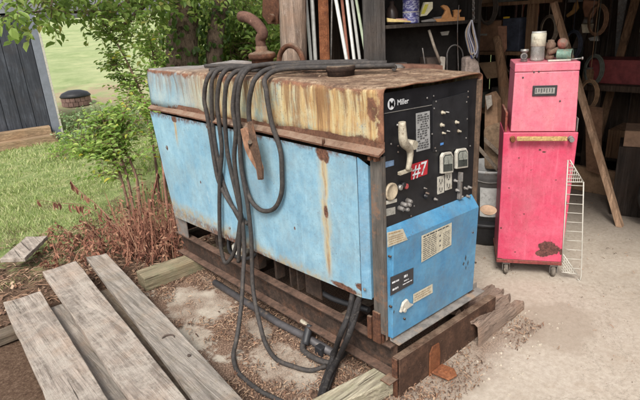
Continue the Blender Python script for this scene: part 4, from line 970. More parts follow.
# ================================================================= TOOL CART AND CHEST
T0 = at(497,261,z=.1); T1 = at(561,264.5,z=.1); TR = (T1-T0); TR.z = 0; TW = TR.length; TR.normalize(); TN = Vector((-TR.y, TR.x, 0))
if TN.dot(FW) > 0: TN = -TN          # toward the viewer
TB = -TN
def ct(u, v, z): return T0 + TR*u + TB*v + Vector((0,0,z-T0.z))     # cart coordinates: right, back, up
def cbox(m, u0, u1, v0, v1, z0, z1):
    return m.hexa([ct(u0,v0,z0),ct(u1,v0,z0),ct(u1,v1,z0),ct(u0,v1,z0),ct(u0,v0,z1),ct(u1,v0,z1),ct(u1,v1,z1),ct(u0,v1,z1)])
def cu(px_, py_, v=0):
    p = at(px_, py_, P=T0+TB*v, N=TN); return (p-T0).dot(TR), p.z
cc = ct(TW/2, .16, 0)
def cart_extra(k, col, ch):
    X = k.xyz()
    for (p, rx, rz) in (((519,158),.004,.004),((531,170),.003,.003),((509,188),.004,.004),((556,180),.004,.003),((524,214),.004,.004),((571,168),.005,.006),((501,228),.005,.006),((515,252),.005,.004),((540,150),.007,.005),((547,247),.046,.036),((543,253),.040,.026),((552,250),.040,.034),((566,203),.006,.012),((499,259),.02,.008),((544,152),.010,.005),((561,252),.008,.02)):
        q = at(*p, P=T0, N=TN)-cc
        # radial distance in the door plane
        d = k.n.new('ShaderNodeVectorMath'); d.operation = 'SUBTRACT'; k.l(k.tc.outputs['Object'], d.inputs[0]); d.inputs[1].default_value = q
        dt = k.n.new('ShaderNodeVectorMath'); dt.operation = 'DOT_PRODUCT'; k.l(d.outputs[0], dt.inputs[0]); dt.inputs[1].default_value = TR
        a = k.math('DIVIDE', dt.outputs['Value'], rx); b = k.math('DIVIDE', k.math('SUBTRACT', X[2], q.z), rz)
        e = k.math('SQRT', k.math('ADD', k.math('MULTIPLY', a, a), k.math('MULTIPLY', b, b)))
        e = k.math('ADD', e, k.math('MULTIPLY', k.math('SUBTRACT', k.noise(40, 5, .7), .5), 1.0)); ch = k.math('MAXIMUM', ch, k.maprange(e, 1.1, .95))
    return col, ch
pink = paint('cart_pink', (.50,.045,.10), (.53,.095,.15), rust=(.085,.03,.025), chips=.27, scale=6, rough=.45, extra=cart_extra, grm=(.34,.08,.10), gamt=.6)
pinkc = paint('chest_pink', (.56,.12,.18), (.60,.19,.23), rust=(.08,.035,.028), chips=.285, scale=8, rough=.5, grm=(.40,.15,.16), gamt=.55)
cart = thing('tool_cart', 'tall faded pink-red rolling tool cabinet with wooden bar handle and rust patch at its foot', 'tool cart', tuple(cc))
zt = cu(540, 132.5)[1]
m = MB(); wL, wR = cu(503.5,133)[0], cu(578.5,133)[0]
def slabh(m, v0, v1, z0, z1, a0, b0, a1, b1):
    m.hexa([ct(a0,v0,z0),ct(b0,v0,z0),ct(b0,v1,z0),ct(a0,v1,z0),ct(a1,v0,z1),ct(b1,v0,z1),ct(b1,v1,z1),ct(a1,v1,z1)])
slabh(m, .012, .33, .10, zt-.004, .004, TW-.004, wL+.004, wR-.004); m.build('cabinet_body', pink, cart, .004)
m = MB(); slabh(m, 0, .011, .115, zt, .0, TW, wL, wR); m.build('cabinet_door', pink, cart, .004)
m = MB(); slabh(m, -.002, .33, .092, .1135, -.004, TW+.004, -.004, TW+.004); m.build('base_plate', rusty('cart_base_rust', (.22,.06,.05), (.07,.03,.025), (.40,.08,.09), 14), cart, .003)
h0, h1 = cu(516.5,138.5,-.03), cu(567,138.5,-.03); m = MB(); cbox(m, h0[0], h1[0], -.045, -.026, h0[1]-.012, h0[1]+.012)
hb = m.build('handle', wood('handle_wood', (.50,.34,.15), (.26,.15,.06), 'x', 3, longs=20, bs=.3), cart, .004)
for p in ((512.5,138.5),(570.5,138.5)):
    q = cu(*p); m = MB(); m.lathe([(.016,0),(.016,.006),(.011,.008),(.011,.032),(.015,.034),(.012,.044)], ct(q[0], 0, q[1]), TN, 14); m.build('handle_bolt', steel if p[0] > 540 else rust_o, hb)
for p in ((503,262),(551,264)):
    for v in (.03, .28):
        u = cu(p[0]+3, p[1])[0]+.004; c = ct(u, v+.01, 0)
        m = MB(); cbox(m, u-.022, u+.022, v-.02, v+.03, .078, .091); cbox(m, u-.022, u-.018, v-.012, v+.02, .03, .078); cbox(m, u+.018, u+.022, v-.012, v+.02, .03, .078); w = m.build('caster', steel, cart, .001)
        m = MB(); m.lathe([(.010,-.013),(.034,-.012),(.038,-.006),(.038,.006),(.034,.012),(.010,.013)], c+Vector((0,0,.0385)), TR, 20); m.build('wheel', simple('wheel_worn', (.10,.085,.07), .6, 40, .8, dirt=(.30,.25,.2)), w)
m = MB(); l = cu(505,131), cu(510,113); cbox(m, l[0][0], l[0][0]+.012, .02, .30, zt-.0, l[1][1]); m.build('side_rail', rusty('rail_rust', (.30,.08,.06)), cart, .001)
m = MB(); l = cu(577.5,131), cu(579.5,119); cbox(m, l[0][0]-.002, l[0][0]+.004, .02, .30, zt, l[1][1]); m.build('side_rail', steel, cart, .001)
# chest on top
q0, q1 = cu(510.5,131.5,.02), cu(575.5,131.5,.02); ztop = cu(545,62.5,.02)[1]; q2, q3 = cu(515.5,63,.02), cu(580,63,.02); zl = cu(545,71.5,.02)[1]
chest = thing('tool_chest', 'light pink metal tool chest with black-rimmed badge, standing on the rolling cabinet', 'tool chest', tuple(ct(TW/2,.16,zt)))
def lerp(a, b, t): return a+(b-a)*t
tl_ = (zl-zt)/(ztop-zt)
m = MB(); slabh(m, .02, .30, zt+.001, zl-.0015, q0[0], q1[0], lerp(q0[0],q2[0],tl_), lerp(q1[0],q3[0],tl_)); m.build('chest_body', pinkc, chest, .004)
m = MB(); slabh(m, .017, .303, zl+.0005, ztop, lerp(q0[0],q2[0],tl_)-.002, lerp(q1[0],q3[0],tl_)+.002, q2[0]-.002, q3[0]+.002); m.build('lid', pinkc, chest, .005)
b0, b1 = cu(532,96,.018), cu(557.5,85,.018); m = MB(); cbox(m, b0[0], b1[0], .012, .0195, b0[1], b1[1]); bd = m.build('badge', blk2, chest, .002)
m = MB(); cbox(m, b0[0]+.012, b1[0]-.012, .0105, .0115, b0[1]+.012, b1[1]-.012); bp = m.build('badge_plate', zinc, bd)
m = MB(); w_ = (b1[0]-b0[0]-.03)/7
for i in range(7): u = b0[0]+.016+i*w_; cbox(m, u, u+w_*.35, .0098, .0104, b0[1]+.018+.004*(i%2), b1[1]-.016); 
m.build('badge_mark', ink, bp)
m = MB(); bl_ = [cu(523,77.5,.017), cu(539,71.5,.017), cu(534,72,.017), cu(560,101,.017)]
for (u, z_) in bl_: m.lathe([(.005,0),(.003,.001)], ct(u, .0165, z_), TN, 7)
m.build('chip', ink, chest)
ZC = ztop+.0015
def tp(px_, v): 
    p = at(px_, 60, P=T0+TB*v, N=TN); return (p-T0).dot(TR)
# things on the chest
v = .13; u = tp(537, v); r_ = (tp(544, v)-tp(530, v))/2; hj = at(537,31.5,P=T0+TB*v,N=TN).z-ZC
t = thing('jar', 'clear glass jar with a cream paper label standing on the pink chest', 'jar', tuple(ct(u, v, ZC)))
k = NT('glass_dusty'); gl = k.fin(k.ramp(k.noise(22,8,.8), [(.42,(.45,.44,.40)),(.56,(.75,.74,.70))]), .18, 0, None, spec=.6); k.b.inputs['Transmission Weight'].default_value = .7
m = MB(); m.lathe([(.0,0),(r_*.9,0),(r_,.008),(r_,hj*.62),(r_*.98,hj*.66)], ct(u,v,ZC), (0,0,1), 24); m.build('glass', gl, t)
m = MB(); m.lathe([(r_*1.0,hj*.5),(r_*1.06,hj*.51),(r_*1.07,hj*.93),(r_*1.0,hj*.95)], ct(u,v,ZC), (0,0,1), 24); m.build('label', simple('label_cream', (.50,.47,.37), .2, 30, .6, dirt=(.28,.23,.16), dirt_amt=.42), t)
m = MB(); m.lathe([(r_*.95,hj*.94),(r_*1.02,hj*.95),(r_*1.02,hj),(.0,hj)], ct(u,v,ZC), (0,0,1), 24); m.build('lid', simple('lid_pale', (.55,.54,.50), .15, 20, .4, .3), t)
u = tp(524, .10); t = thing('metal_fitting', 'small silvery metal fitting with a dark hole beside the jar', 'fitting', tuple(ct(u,.10,ZC)))
m = MB(); m.lathe([(.018,0),(.018,.012),(.013,.015),(.013,.05),(.022,.055),(.022,.066),(.0,.068)], ct(u,.10,ZC), (0,0,1), 14); m.build('body', zinc, t)
m = MB(); m.lathe([(.019,0),(.019,.014),(.012,.016),(.010,.006),(0,.006)], ct(u-.004,.088,ZC+.030), TN, 14); m.build('nozzle', steel, t)
m = MB(); m.lathe([(.011,0),(.011,.0005)], ct(u-.004,.071,ZC+.030), TN, 14); m.build('hole', ink, t)
u = tp(549.5, .17); t = thing('rusty_valve', 'rusty brown machine valve with a faded red knob between jar and green can', 'valve', tuple(ct(u,.17,ZC)))
vr = rusty('valve_rust', (.28,.18,.13), (.12,.07,.05), (.42,.30,.23), 22)
m = MB(); m.lathe([(.024,0),(.024,.02),(.018,.024),(.018,.055),(.027,.062),(.028,.085),(.018,.095),(.018,.105),(.0,.108)], ct(u,.17,ZC), (.1,.05,1), 16); m.tube([ct(u-.012,.15,ZC+.035), ct(u+.05,.15,ZC+.06), ct(u+.075,.16,ZC+.075)], [.013,.016,.014], 10, True, 3); m.build('body', vr, t)
m = MB(); m.lathe([(.010,-.012),(.026,-.010),(.031,0),(.026,.012),(.012,.02),(0,.022)], ct(tp(560.5,.16),.14,ZC+.086), (TN+TR*.3+Vector((0,0,.3))), 18); m.build('knob', simple('faded_red', (.30,.10,.075), .4, 30, .7, dirt=(.24,.17,.13), dirt_amt=.5), t)
u = tp(557, .09); t = thing('tin_can', 'small dented green tin lying on its side at the right of the chest top', 'can', tuple(ct(tp(565,.09),.09,ZC)))
ax = (TR*.93 + TN*.36).normalized(); grn = simple('green_tin', (.15,.24,.19), .35, 30, .55, .2, .3, (.24,.19,.14), .48)
m = MB(); m.lathe([(.0,0),(.028,0),(.030,.003),(.029,.006),(.029,.070),(.031,.073),(.030,.076),(.026,.076),(.025,.060),(.0,.060)], ct(u,.10,ZC+.031), ax, 22); m.build('shell', grn, t)
m = MB(); m.lathe([(.0255,.072),(.0255,.0735),(.020,.0735),(.019,.066),(0,.066)], ct(u,.10,ZC+.031), ax, 20); m.build('end', rust_d, t)
m = MB(); u0, u1 = tp(548,.045), tp(571,.045); cbox(m, u0, u1, .04, .062, ZC, ZC+.009); o = m.build('scraper', white_m, None, .002); tag(o, 'flat white strip lying along the front edge of the pink chest', 'strip')
t = thing('bolt', 'long steel bolt jutting past the right rim of the chest', 'bolt', tuple(ct(tp(577,.06),.06,ZC)))
m = MB(); m.tube([ct(tp(571,.06),.06,ZC+.006), ct(tp(581.5,.06),.06,ZC+.010)], .004, 8); m.build('shank', zinc, t); m = MB(); m.lathe([(.009,0),(.009,.007)], ct(tp(581.5,.06),.06,ZC+.010), TR, 6); m.build('head', zinc, t)

# white wire rack leaning behind the cart
wp = at(580,280,z=0.004); wire = simple('white_wire', (.42,.40,.35), .1, 20, .5, dirt=(.4,.3,.2), dirt_amt=.3)
t = thing('wire_rack', 'white wire rack leaning upright behind the right side of the cart', 'rack', (wp.x, wp.y, 0))
def wr(px_, py_, off=0): return at(px_, py_, P=wp+TB*off, N=TN)
m = MB(); m.tube([wr(577.5,279), wr(580,281), wr(581.2,276), wr(582.2,240), wr(583.6,182)], .0034, 8, True, 1); m.build('upright', wire, t)
m = MB(); m.tube([wr(562,262,.0), wr(564,230), wr(568,160,.0)], .0036, 8); m.build('upright', wire, t)
for i in range(10):
    y = 186+i*9.2; m = MB(); m.tube([wr(566.8-.02*i, y-1), wr(583.4-.26*i, y)], .0021, 6); m.build('rung', wire, t)
for (y0, y1) in ((160,182),(272,254)):
    m = MB(); a, b, c = wr(570 if y0 < 200 else 561.5, y0), wr(583.4 if y0 < 200 else 577, y1 if y0 < 200 else 274), wr(567 if y0 < 200 else 563, y1)
    m.tube([a, b], .0032, 6); m.tube([b, c], .0032, 6)
    for q in range(1, 8): m.tube([a.lerp(b, q/8), c.lerp(b, q/8)], .0018, 5, False)
    for q in range(1, 6): m.tube([a.lerp(c, q/6), a.lerp(b, q/6)], .0018, 5, False)
    m.build('corner_mesh', wire, t)

# ================================================================= THE SHED
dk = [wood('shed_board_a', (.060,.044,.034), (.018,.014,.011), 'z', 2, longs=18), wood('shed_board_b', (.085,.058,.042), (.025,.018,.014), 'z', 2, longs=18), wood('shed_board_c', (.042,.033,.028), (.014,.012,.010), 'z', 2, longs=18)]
postw = wood('post_wood', (.34,.255,.20), (.10,.07,.055), 'z', 1.8, (.42,.35,.30), mossamt=.42, longs=14, bs=1.0)
brn = wood('brown_wood', (.22,.13,.075), (.08,.045,.03), 'z', 2.2, longs=18)
shed = thing('shed', 'open-fronted dark board shed with rough-hewn corner post and concrete floor', 'shed', (1.1,1.8,0))
# rough corner post
m = MB(); P_ = [(at(294.5,62,x=1.06)), (at(292.5,0,x=1.06))]; n = 26; zs = [-.02+2.75*i/n for i in range(n+1)]
ax0 = P_[0]+(P_[1]-P_[0])*((0-P_[0].z)/(P_[1].z-P_[0].z)); sl_ = (P_[1]-P_[0])/(P_[1].z-P_[0].z)
for i, z_ in enumerate(zs):
    c = ax0+sl_*z_
    for kx in range(14):
        a = 2*math.pi*kx/14; sq = 1/max(abs(math.cos(a+.3)), abs(math.sin(a+.3))); r_ = .088*(sq**.6)*(1+.13*fbm(math.cos(a)*1.3, math.sin(a)*1.3+z_*.9, 4, 3))
        if abs(a-3.6) < .25: r_ *= .86
        m.v.append(Vector((c.x+r_*math.cos(a), c.y+r_*math.sin(a), z_)))
for i in range(n):
    for kx in range(14): m.f.append([i*14+kx, i*14+(kx+1)%14, (i+1)*14+(kx+1)%14, (i+1)*14+kx]); m.sm.append(True)
m.build('corner_post', postw, shed)
def boards(name, p0, p1, zt0, zt1, mats, w=.15, gap=.006, th=.02):
    p0 = Vector(p0); p1 = Vector(p1); d = (p1-p0); L = d.length; d.normalize(); nn = Vector((-d.y, d.x, 0)); s = 0; i = 0
    while s < L-.02:
        ww = min(w*U(.75,1.2), L-s); g = gap*U(.2,1.6); a = p0+d*(s+g/2); b = p0+d*(s+ww-g/2); th2 = th*U(.8,1.2); k_ = random.randrange(len(mats))
        za = lerp(zt0, zt1, s/L)
        mb_ = MB(); mb_.hexa([a, b, b+nn*th2, a+nn*th2, a+Vector((0,0,za)), b+Vector((0,0,za)), b+nn*th2+Vector((0,0,za)), a+nn*th2+Vector((0,0,za))]); mb_.build(name+'_board', mats[k_], shed); s += ww; i += 1
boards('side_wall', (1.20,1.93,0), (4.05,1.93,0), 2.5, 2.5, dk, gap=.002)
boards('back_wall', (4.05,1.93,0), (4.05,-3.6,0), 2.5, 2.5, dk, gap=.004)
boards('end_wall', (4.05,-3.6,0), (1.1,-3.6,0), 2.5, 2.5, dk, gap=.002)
m = MB(); m.hexa([(.95,-3.8,2.42),(4.3,-3.8,2.42),(4.3,2.15,2.42),(.95,2.15,2.42),(.95,-3.8,2.47),(4.3,-3.8,2.47),(4.3,2.15,2.47),(.95,2.15,2.47)]); m.build('roof', rusty('roof_tin', (.2,.17,.15)), shed)
for y in (-3.3,-2.1,-.9,.3,1.4):
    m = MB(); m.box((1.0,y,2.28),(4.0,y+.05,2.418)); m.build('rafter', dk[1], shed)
m = MB(); m.box((1.02,-3.7,2.10),(1.14,1.66,2.279)); m.build('front_beam', postw, shed)
for z_ in (.9, 1.75):
    m = MB(); m.box((3.98,-3.5,z_),(4.03,1.9,z_+.09)); m.build('wall_rail', dk[1], shed)
# rusty hinge plate on the post
m = MB(); a = at(269,22,x=1.02); b = at(277,-14,x=1.02); m.prism([at(262,16,x=1.02),at(268,24,x=1.02),at(277,24,x=1.02),at(279,8,x=1.02),at(276,-16,x=1.02),at(263,-16,x=1.02)], (.03,0,0)); m.lathe([(.03,0),(.03,.03)], at(273,18,x=1.0), (-1,0,0), 14); m.build('hinge_plate', rust_m, shed, .003)

# long things leaning behind the machine
alu = simple('pipe_white', (.55,.55,.52), .15, 12, .5, .2, .2, (.32,.27,.22), .3); grnp = simple('pipe_green', (.33,.38,.27), .2, 12, .5)
def lean(label, a, b, r, mat, name='pipe', cat='pipe', xx=1.22, group='long pipes and bars leaning behind the machine'):
    A = at(*a, x=xx); B = at(*b, x=xx+.04); d = (A-B)/(A.z-B.z); lo = B + d*(0.01-B.z); hi = B + d*(2.25-B.z)
    m = MB(); m.tube([lo, lo.lerp(hi,.5), hi], r, 12); o = m.build(name, mat); tag(o, label, cat, group); return o
lean('thin white pipe leaning closest to the rough post', (306,0),(311,60), .012, alu)
lean('second pale pipe, just left of the rusty angle iron', (312,0),(315.5,60), .015, alu, xx=1.25)
lean('thin grey rod right of the rusty angle iron', (332,0),(331,60), .006, steel, xx=1.30)
lean('bright white pipe right of the rusty angle iron', (336,0),(347,62), .013, alu, xx=1.26)
lean('rust-red rod between two white pipes', (342,0),(348.5,62), .011, simple('rod_red', (.30,.12,.08), .3, 20, .8), xx=1.34)
lean('white conduit right of the red rod', (347,0),(354.5,62), .012, alu, xx=1.30)
lean('greyish white conduit second from the right of the leaning bunch', (352,0),(360,62), .011, simple('pipe_grey', (.42,.42,.40), .2, 12, .5), xx=1.36)
lean('pale green conduit at the right end of the leaning bunch', (356,-2),(367,62), .010, grnp, xx=1.32)
A = at(318,0,x=1.22); B = at(320,62,x=1.24); d = (A-B)/(A.z-B.z); lo = B+d*(.01-B.z); hi = B+d*(2.2-B.z); w_ = Vector((.045,-.045,0)); m = MB()
m.hexa([lo, lo+w_, lo+w_+Vector((.006,.006,0)), lo+Vector((.006,.006,0)), hi, hi+w_, hi+w_+Vector((.006,.006,0)), hi+Vector((.006,.006,0))])
m.hexa([lo+w_+Vector((.001,-.001,0)), lo+w_*1.12+Vector((.001,-.001,0)), lo+w_*1.12+Vector((.04,.04,0)), lo+w_+Vector((.04,.04,0)), hi+w_+Vector((.001,-.001,0)), hi+w_*1.12+Vector((.001,-.001,0)), hi+w_*1.12+Vector((.04,.04,0)), hi+w_+Vector((.04,.04,0))])
o = m.build('angle_iron', rust_o, None, .001); tag(o, 'broad orange-rusted angle iron leaning upright between the pipes', 'angle iron', 'long pipes and bars leaning behind the machine')

# shelf unit
SP = at(385,20,d=3.35); SQ = at(481,20,d=3.45); SD = SQ-SP; SD.z = 0; SL = SD.length; SD.normalize(); SN = Vector((-SD.y, SD.x, 0))
if SN.dot(FW) > 0: SN = -SN
def sh(u, v, z): return Vector((SP.x, SP.y, 0)) + SD*u - SN*v + Vector((0,0,z))      # right, back, up
def sbox(m, u0, u1, v0, v1, z0, z1): return m.hexa([sh(u0,v0,z0),sh(u1,v0,z0),sh(u1,v1,z0),sh(u0,v1,z0),sh(u0,v0,z1),sh(u1,v0,z1),sh(u1,v1,z1),sh(u0,v1,z1)])
ZS = at(432,22.5,P=SP,N=SN).z
def su(px_, py_, v=0): p = at(px_, py_, P=sh(0,v,0), N=SN); return (p-sh(0,0,0)).dot(SD), p.z
unit = thing('shelf_unit', 'dark wooden shelf unit behind the machine with a wide weathered upright at its left', 'shelf', tuple(sh(SL/2,.15,0)))
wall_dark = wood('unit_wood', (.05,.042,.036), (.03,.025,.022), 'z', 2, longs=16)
wl = su(363,20)[0]
m = MB(); sbox(m, wl, -.002, -.01, .012, 0, 2.3); m.build('upright_board', wood('upright_wood', (.085,.078,.074), (.028,.026,.024), 'z', 2, longs=16), unit, .003)
m = MB(); sbox(m, -.025, -.003, .014, .36, 0, 2.3); m.build('side_panel', wall_dark, unit)
m = MB(); sbox(m, SL-.02, SL, .0, .36, 0, 1.95); m.build('side_panel', wall_dark, unit)
m = MB(); sbox(m, -.003, SL-.021, .345, .36, 0, 2.3); m.build('back_panel', simple('unit_back', (.035,.03,.027), .4, 6, .9), unit)
for z_, nm in ((ZS, 0), (ZS-.38, 1), (ZS-.85, 2), (ZS+.34, 3)):
    m = MB(); sbox(m, -.002, SL-.0205, .003, .344, z_-.022, z_); m.build('shelf_board', wall_dark, unit, .002)
def item(name, label, cat, u, v, z): p = sh(u, v, z); return thing(name, label, cat, tuple(p))
v = .09
# spray can
u = (su(403,20,v)[0]+su(419,20,v)[0])/2; r_ = (su(419,20,v)[0]-su(403,20,v)[0])/2; t = item('tin', 'tall tin with a violet and white printed wrapper on the shelf', 'tin', u, v, ZS)
k = NT('tin_print'); X = k.xyz(); n_ = k.noise(26, 4, .6, (1,1,2.2)); col = k.ramp(n_, [(.40,(.045,.05,.16)),(.5,(.10,.09,.24)),(.56,(.42,.44,.52)),(.62,(.07,.07,.20))]); 
tinm = k.fin(col, .35, .1)
m = MB(); m.lathe([(0,0),(r_,0),(r_*1.03,.004),(r_,.008),(r_,.215),(r_*1.03,.22),(r_,.224),(0,.224)], sh(u,v,ZS+.001), (0,0,1), 24); m.build('can_body', tinm, t)
m = MB(); m.lathe([(r_*1.01,.07),(r_*1.012,.071),(r_*1.012,.075),(r_*1.01,.076)], sh(u,v,ZS+.001), (0,0,1), 24); m.build('stripe', white_m, t)
u0 = su(420,20,.05)[0]; t = item('tube', 'crumpled cream and yellow carton leaning right of the violet tin', 'carton', u0+.05, .06, ZS)
m = MB(); p = [at(x, y, P=sh(0,.06,0), N=SN) for x, y in ((420.5,16.5),(424,5),(425,2.2),(433,1.8),(433,8.5),(427,15.5))]; m.prism(p, -SN*.04); m.build('carton_body', simple('carton_cream', (.60,.56,.40), .25, 18, .6, dirt=(.45,.42,.10)), t, .003)
m = MB(); p = [at(x, y, P=sh(0,.0585,0), N=SN) for x, y in ((421,14),(425,4.5),(428.5,4),(424.5,14))]; m.prism(p, SN*.001); m.build('carton_stripe', simple('carton_yel', (.50,.45,.06), .2, 18, .6), t)
def flat(name, label, cat, pts, v, th, mat, bev=.002):
    m = MB(); m.prism([at(x, y, P=sh(0,v,0), N=SN) for x, y in pts], -SN*th); o = m.build(name, mat, None, bev); tag(o, label, cat); return o
flat('ruler', 'yellowish wooden slat lying at the left end of the shelf', 'slat', [(387,18),(387.5,22),(411,22.3),(411,21)], .02, .02, simple('slat_yel', (.50,.38,.16), .3, 20, .7))
flat('brush', 'pinkish flat brush resting on the shelf beside the slat', 'brush', [(397,18.5),(406,18.5),(411,20.7),(396,20.9)], .05, .03, simple('brush_pink', (.42,.24,.20), .3, 20, .7))
flat('putty_knife', 'thin steel blade with pale tip left of the wooden plane', 'knife', [(421,20.8),(432,18.6),(436,19.5),(436,21.5),(422,22.2)], .02, .01, steel)
t = item('dark_bottle', 'dark rounded bottle at the left end of the shelf', 'bottle', su(392,10,.2)[0], .2, ZS)
m = MB(); c = sh(su(392,10,.2)[0], .2, ZS+.001); m.lathe([(0,0),(.042,0),(.045,.01),(.045,.08),(.03,.11),(.016,.125),(.016,.15),(0,.152)], c, (0,0,1), 18); m.build('bottle_body', simple('bottle_brown', (.05,.035,.03), .3, 20, .3), t); m = MB(); m.lathe([(.019,.152),(.019,.17),(0,.171)], c, (0,0,1), 12); m.build('cap', blk2, t)
# wooden hand plane
pw = simple('plane_wood', (.48,.23,.085), .25, 14, .5, dirt=(.30,.13,.05), dirt_amt=.4)
def sp_(pts, v): return [at(x, y, P=sh(0,v,0), N=SN) for x, y in pts]
c = sh(su(450,21)[0], .05, ZS); t = thing('hand_plane', 'orange-brown wooden hand plane with curved handle on the shelf', 'hand plane', tuple(c))
m = MB(); m.prism(sp_([(434,19),(437,22),(465,23),(465,17),(452,17.2),(449,18)], .02), -SN*.06); m.build('sole', pw, t, .003)
m = MB(); m.prism(sp_([(441,18.5),(444.5,14),(446,10.5),(443,8),(441.5,6.2),(444,4.8),(447.5,5.6),(450,8.5),(451,13),(452.5,17),(450,18.5)], .035), -SN*.028); m.build('tote', pw, t, .004)
m = MB(); m.prism(sp_([(454.3,17.2),(454.5,12),(453.5,10.5),(456,9.6),(460,10),(461.5,9.5),(461,11.5),(459.5,13),(460.3,17.2)], .035), -SN*.03); m.build('front_knob', pw, t, .003)
m = MB(); m.prism(sp_([(433,17.5),(434,20),(443,18.6),(448,17),(447,15.8)], .04), -SN*.02); m.build('iron', steel, t, .001)
# under the shelf
rb = simple('brown_box', (.15,.075,.05), .4, 16, .8)
zb_ = su(424,72,.02)[1]
flat('board_offcut', 'reddish brown board edge lying just above the hood line', 'board', [(402,65),(443,65.5),(443,78),(402,78)], -.06, .14, rb)
t = thing('hammer', 'long-handled hammer leaning under the shelf with pale head', 'hammer', tuple(at(441,68,P=sh(0,.05,0),N=SN)))
m = MB(); m.tube(sp_([(429,30),(434,46),(440.5,63)], .05), [.009,.010,.011], 8); m.build('handle', simple('handle_grey', (.30,.25,.20), .3, 20, .7), t)
m = MB(); m.prism(sp_([(439.5,58.5),(442,56.5),(445.5,57),(445.5,60),(444.5,75),(441,75),(441,63)], .04), -SN*.03); m.build('head', simple('head_pale', (.36,.32,.27), .3, 20, .6), t, .003)
m = MB(); m.tube(sp_([(422.5,48),(424,58),(426,70)], .06), .004, 6); o = m.build('steel_rod', steel); tag(o, 'short thin rod standing upright under the shelf', 'rod')
m = MB(); m.prism(sp_([(440.5,32),(449.5,31),(448,35),(442,35.5)], .16), -SN*.01); o = m.build('paper_tag', white_m); tag(o, 'scrap of white paper hanging in the dark under the shelf', 'paper')
m = MB(); c0 = sh(su(455,48,.1)[0], .1, 0); L = [at(455+8*math.cos(a), 56-11*math.sin(a), P=sh(0,.10,0), N=SN) for a in [math.pi*q/12 for q in range(13)]]
m.tube([at(463,78,P=sh(0,.1,0),N=SN)]+L+[at(447,78,P=sh(0,.1,0),N=SN)], .005, 8, True, 2); o = m.build('hoop_handle', steel); tag(o, 'thin arched metal hoop standing in the dark below the wooden plane', 'hoop')
m = MB(); m.tube([at(459,5,P=sh(0,-.015,0),N=SN), at(457.5,30,P=sh(0,-.015,0),N=SN), at(458.5,75,P=sh(0,-.015,0),N=SN)], .0025, 6, True, 4); o = m.build('wire_or_daylight_line', steel); tag(o, 'thin wire hanging down in front of the shelf past the plane', 'wire')
c = at(391,66,P=sh(0,-.1,0),N=SN); t = thing('work_light', 'dark round disc lying flat at the left behind the hood', 'disc', (c.x, c.y, 1.20)); 
m = MB(); m.tube([Vector((c.x,c.y,0)), Vector((c.x,c.y,c.z-.03))], .06, 14); m.build('pedestal', blk2, t); m = MB(); m.lathe([(.0,-.03),(.085,-.028),(.09,-.01),(.07,.006),(0,.012)], Vector((c.x,c.y,c.z)), (0,0,1), 22); m.build('disc', steel, t)
for i, (x, y, w, h_, cl_) in enumerate(((412,60,14,14,(.10,.055,.04)),(400,58,10,12,(.05,.04,.035)),(432,62,12,10,(.07,.05,.04)))):
    m = MB(); u, zz = su(x, y, .18); sbox(m, u-.05, u+.04, .14, .30, ZS-.379, ZS-.379+.10+.02*i); o = m.build('parts_box', simple('pbox%d' % i, cl_, .4, 16, .8), None, .004)
    tag(o, ['small rusty-brown box in the dark of the lower shelf', 'blackish box at the far left of the lower shelf', 'dull brown box right of the rusty one on the lower shelf'][i], 'box')
# cord bundle on a hook
t = thing('cord_bundle', 'bundle of blue, white and tan cords hanging at the right end of the shelf', 'cords', tuple(at(472,20,P=sh(0,-.03,0),N=SN)))
for i, (dx_, c_) in enumerate(((-4,(.30,.32,.38)),(-2.4,(.06,.08,.25)),(-1,(.5,.48,.45)),(.5,(.08,.10,.28)),(2,(.30,.20,.14)),(3.4,(.12,.12,.16)),(-3.2,(.40,.30,.2)),(1.2,(.45,.45,.5)))):
    m = MB(); cm = simple('cord%d' % i, c_, .2, 20, .7); V = -.03-.006*i
    m.tube([at(471.5,20,P=sh(0,V,0),N=SN), at(468+dx_*.6,32,P=sh(0,V,0),N=SN), at(472+dx_,47,P=sh(0,V,0),N=SN), at(474+dx_*.8,56+U(-3,3),P=sh(0,V,0),N=SN), at(477+dx_*.3,47,P=sh(0,V-.004,0),N=SN), at(474+dx_*.3,32,P=sh(0,V,0),N=SN), at(472,20,P=sh(0,V,0),N=SN)], .0045, 6, True, 4); m.build('strand', cm, t)
m = MB()
for q in range(12):
    c = at(473.5, -6+q*2.4, P=sh(0,-.05,0), N=SN); a = 0 if q % 2 else math.pi/2
    L = [c+Vector((math.cos(a)*.008*math.cos(b), math.sin(a)*.008*math.cos(b), .013*math.sin(b))) for b in [2*math.pi*j/8 for j in range(9)]]
    m.tube(L, .0028, 5)
o = m.build('chain', steel); tag(o, 'steel chain hanging above the cord bundle', 'chain')
m = MB(); m.prism([at(x,y,P=sh(0,-.03,0),N=SN) for x,y in ((466,58),(473,56),(479,62),(482,80),(465,80))], -SN*.08); o = m.build('rag', simple('rag_cloth', (.33,.26,.22), .45, 26, .9, 0, .9), None, .01); tag(o, 'crumpled pale brown rag bunched below the cords', 'rag')

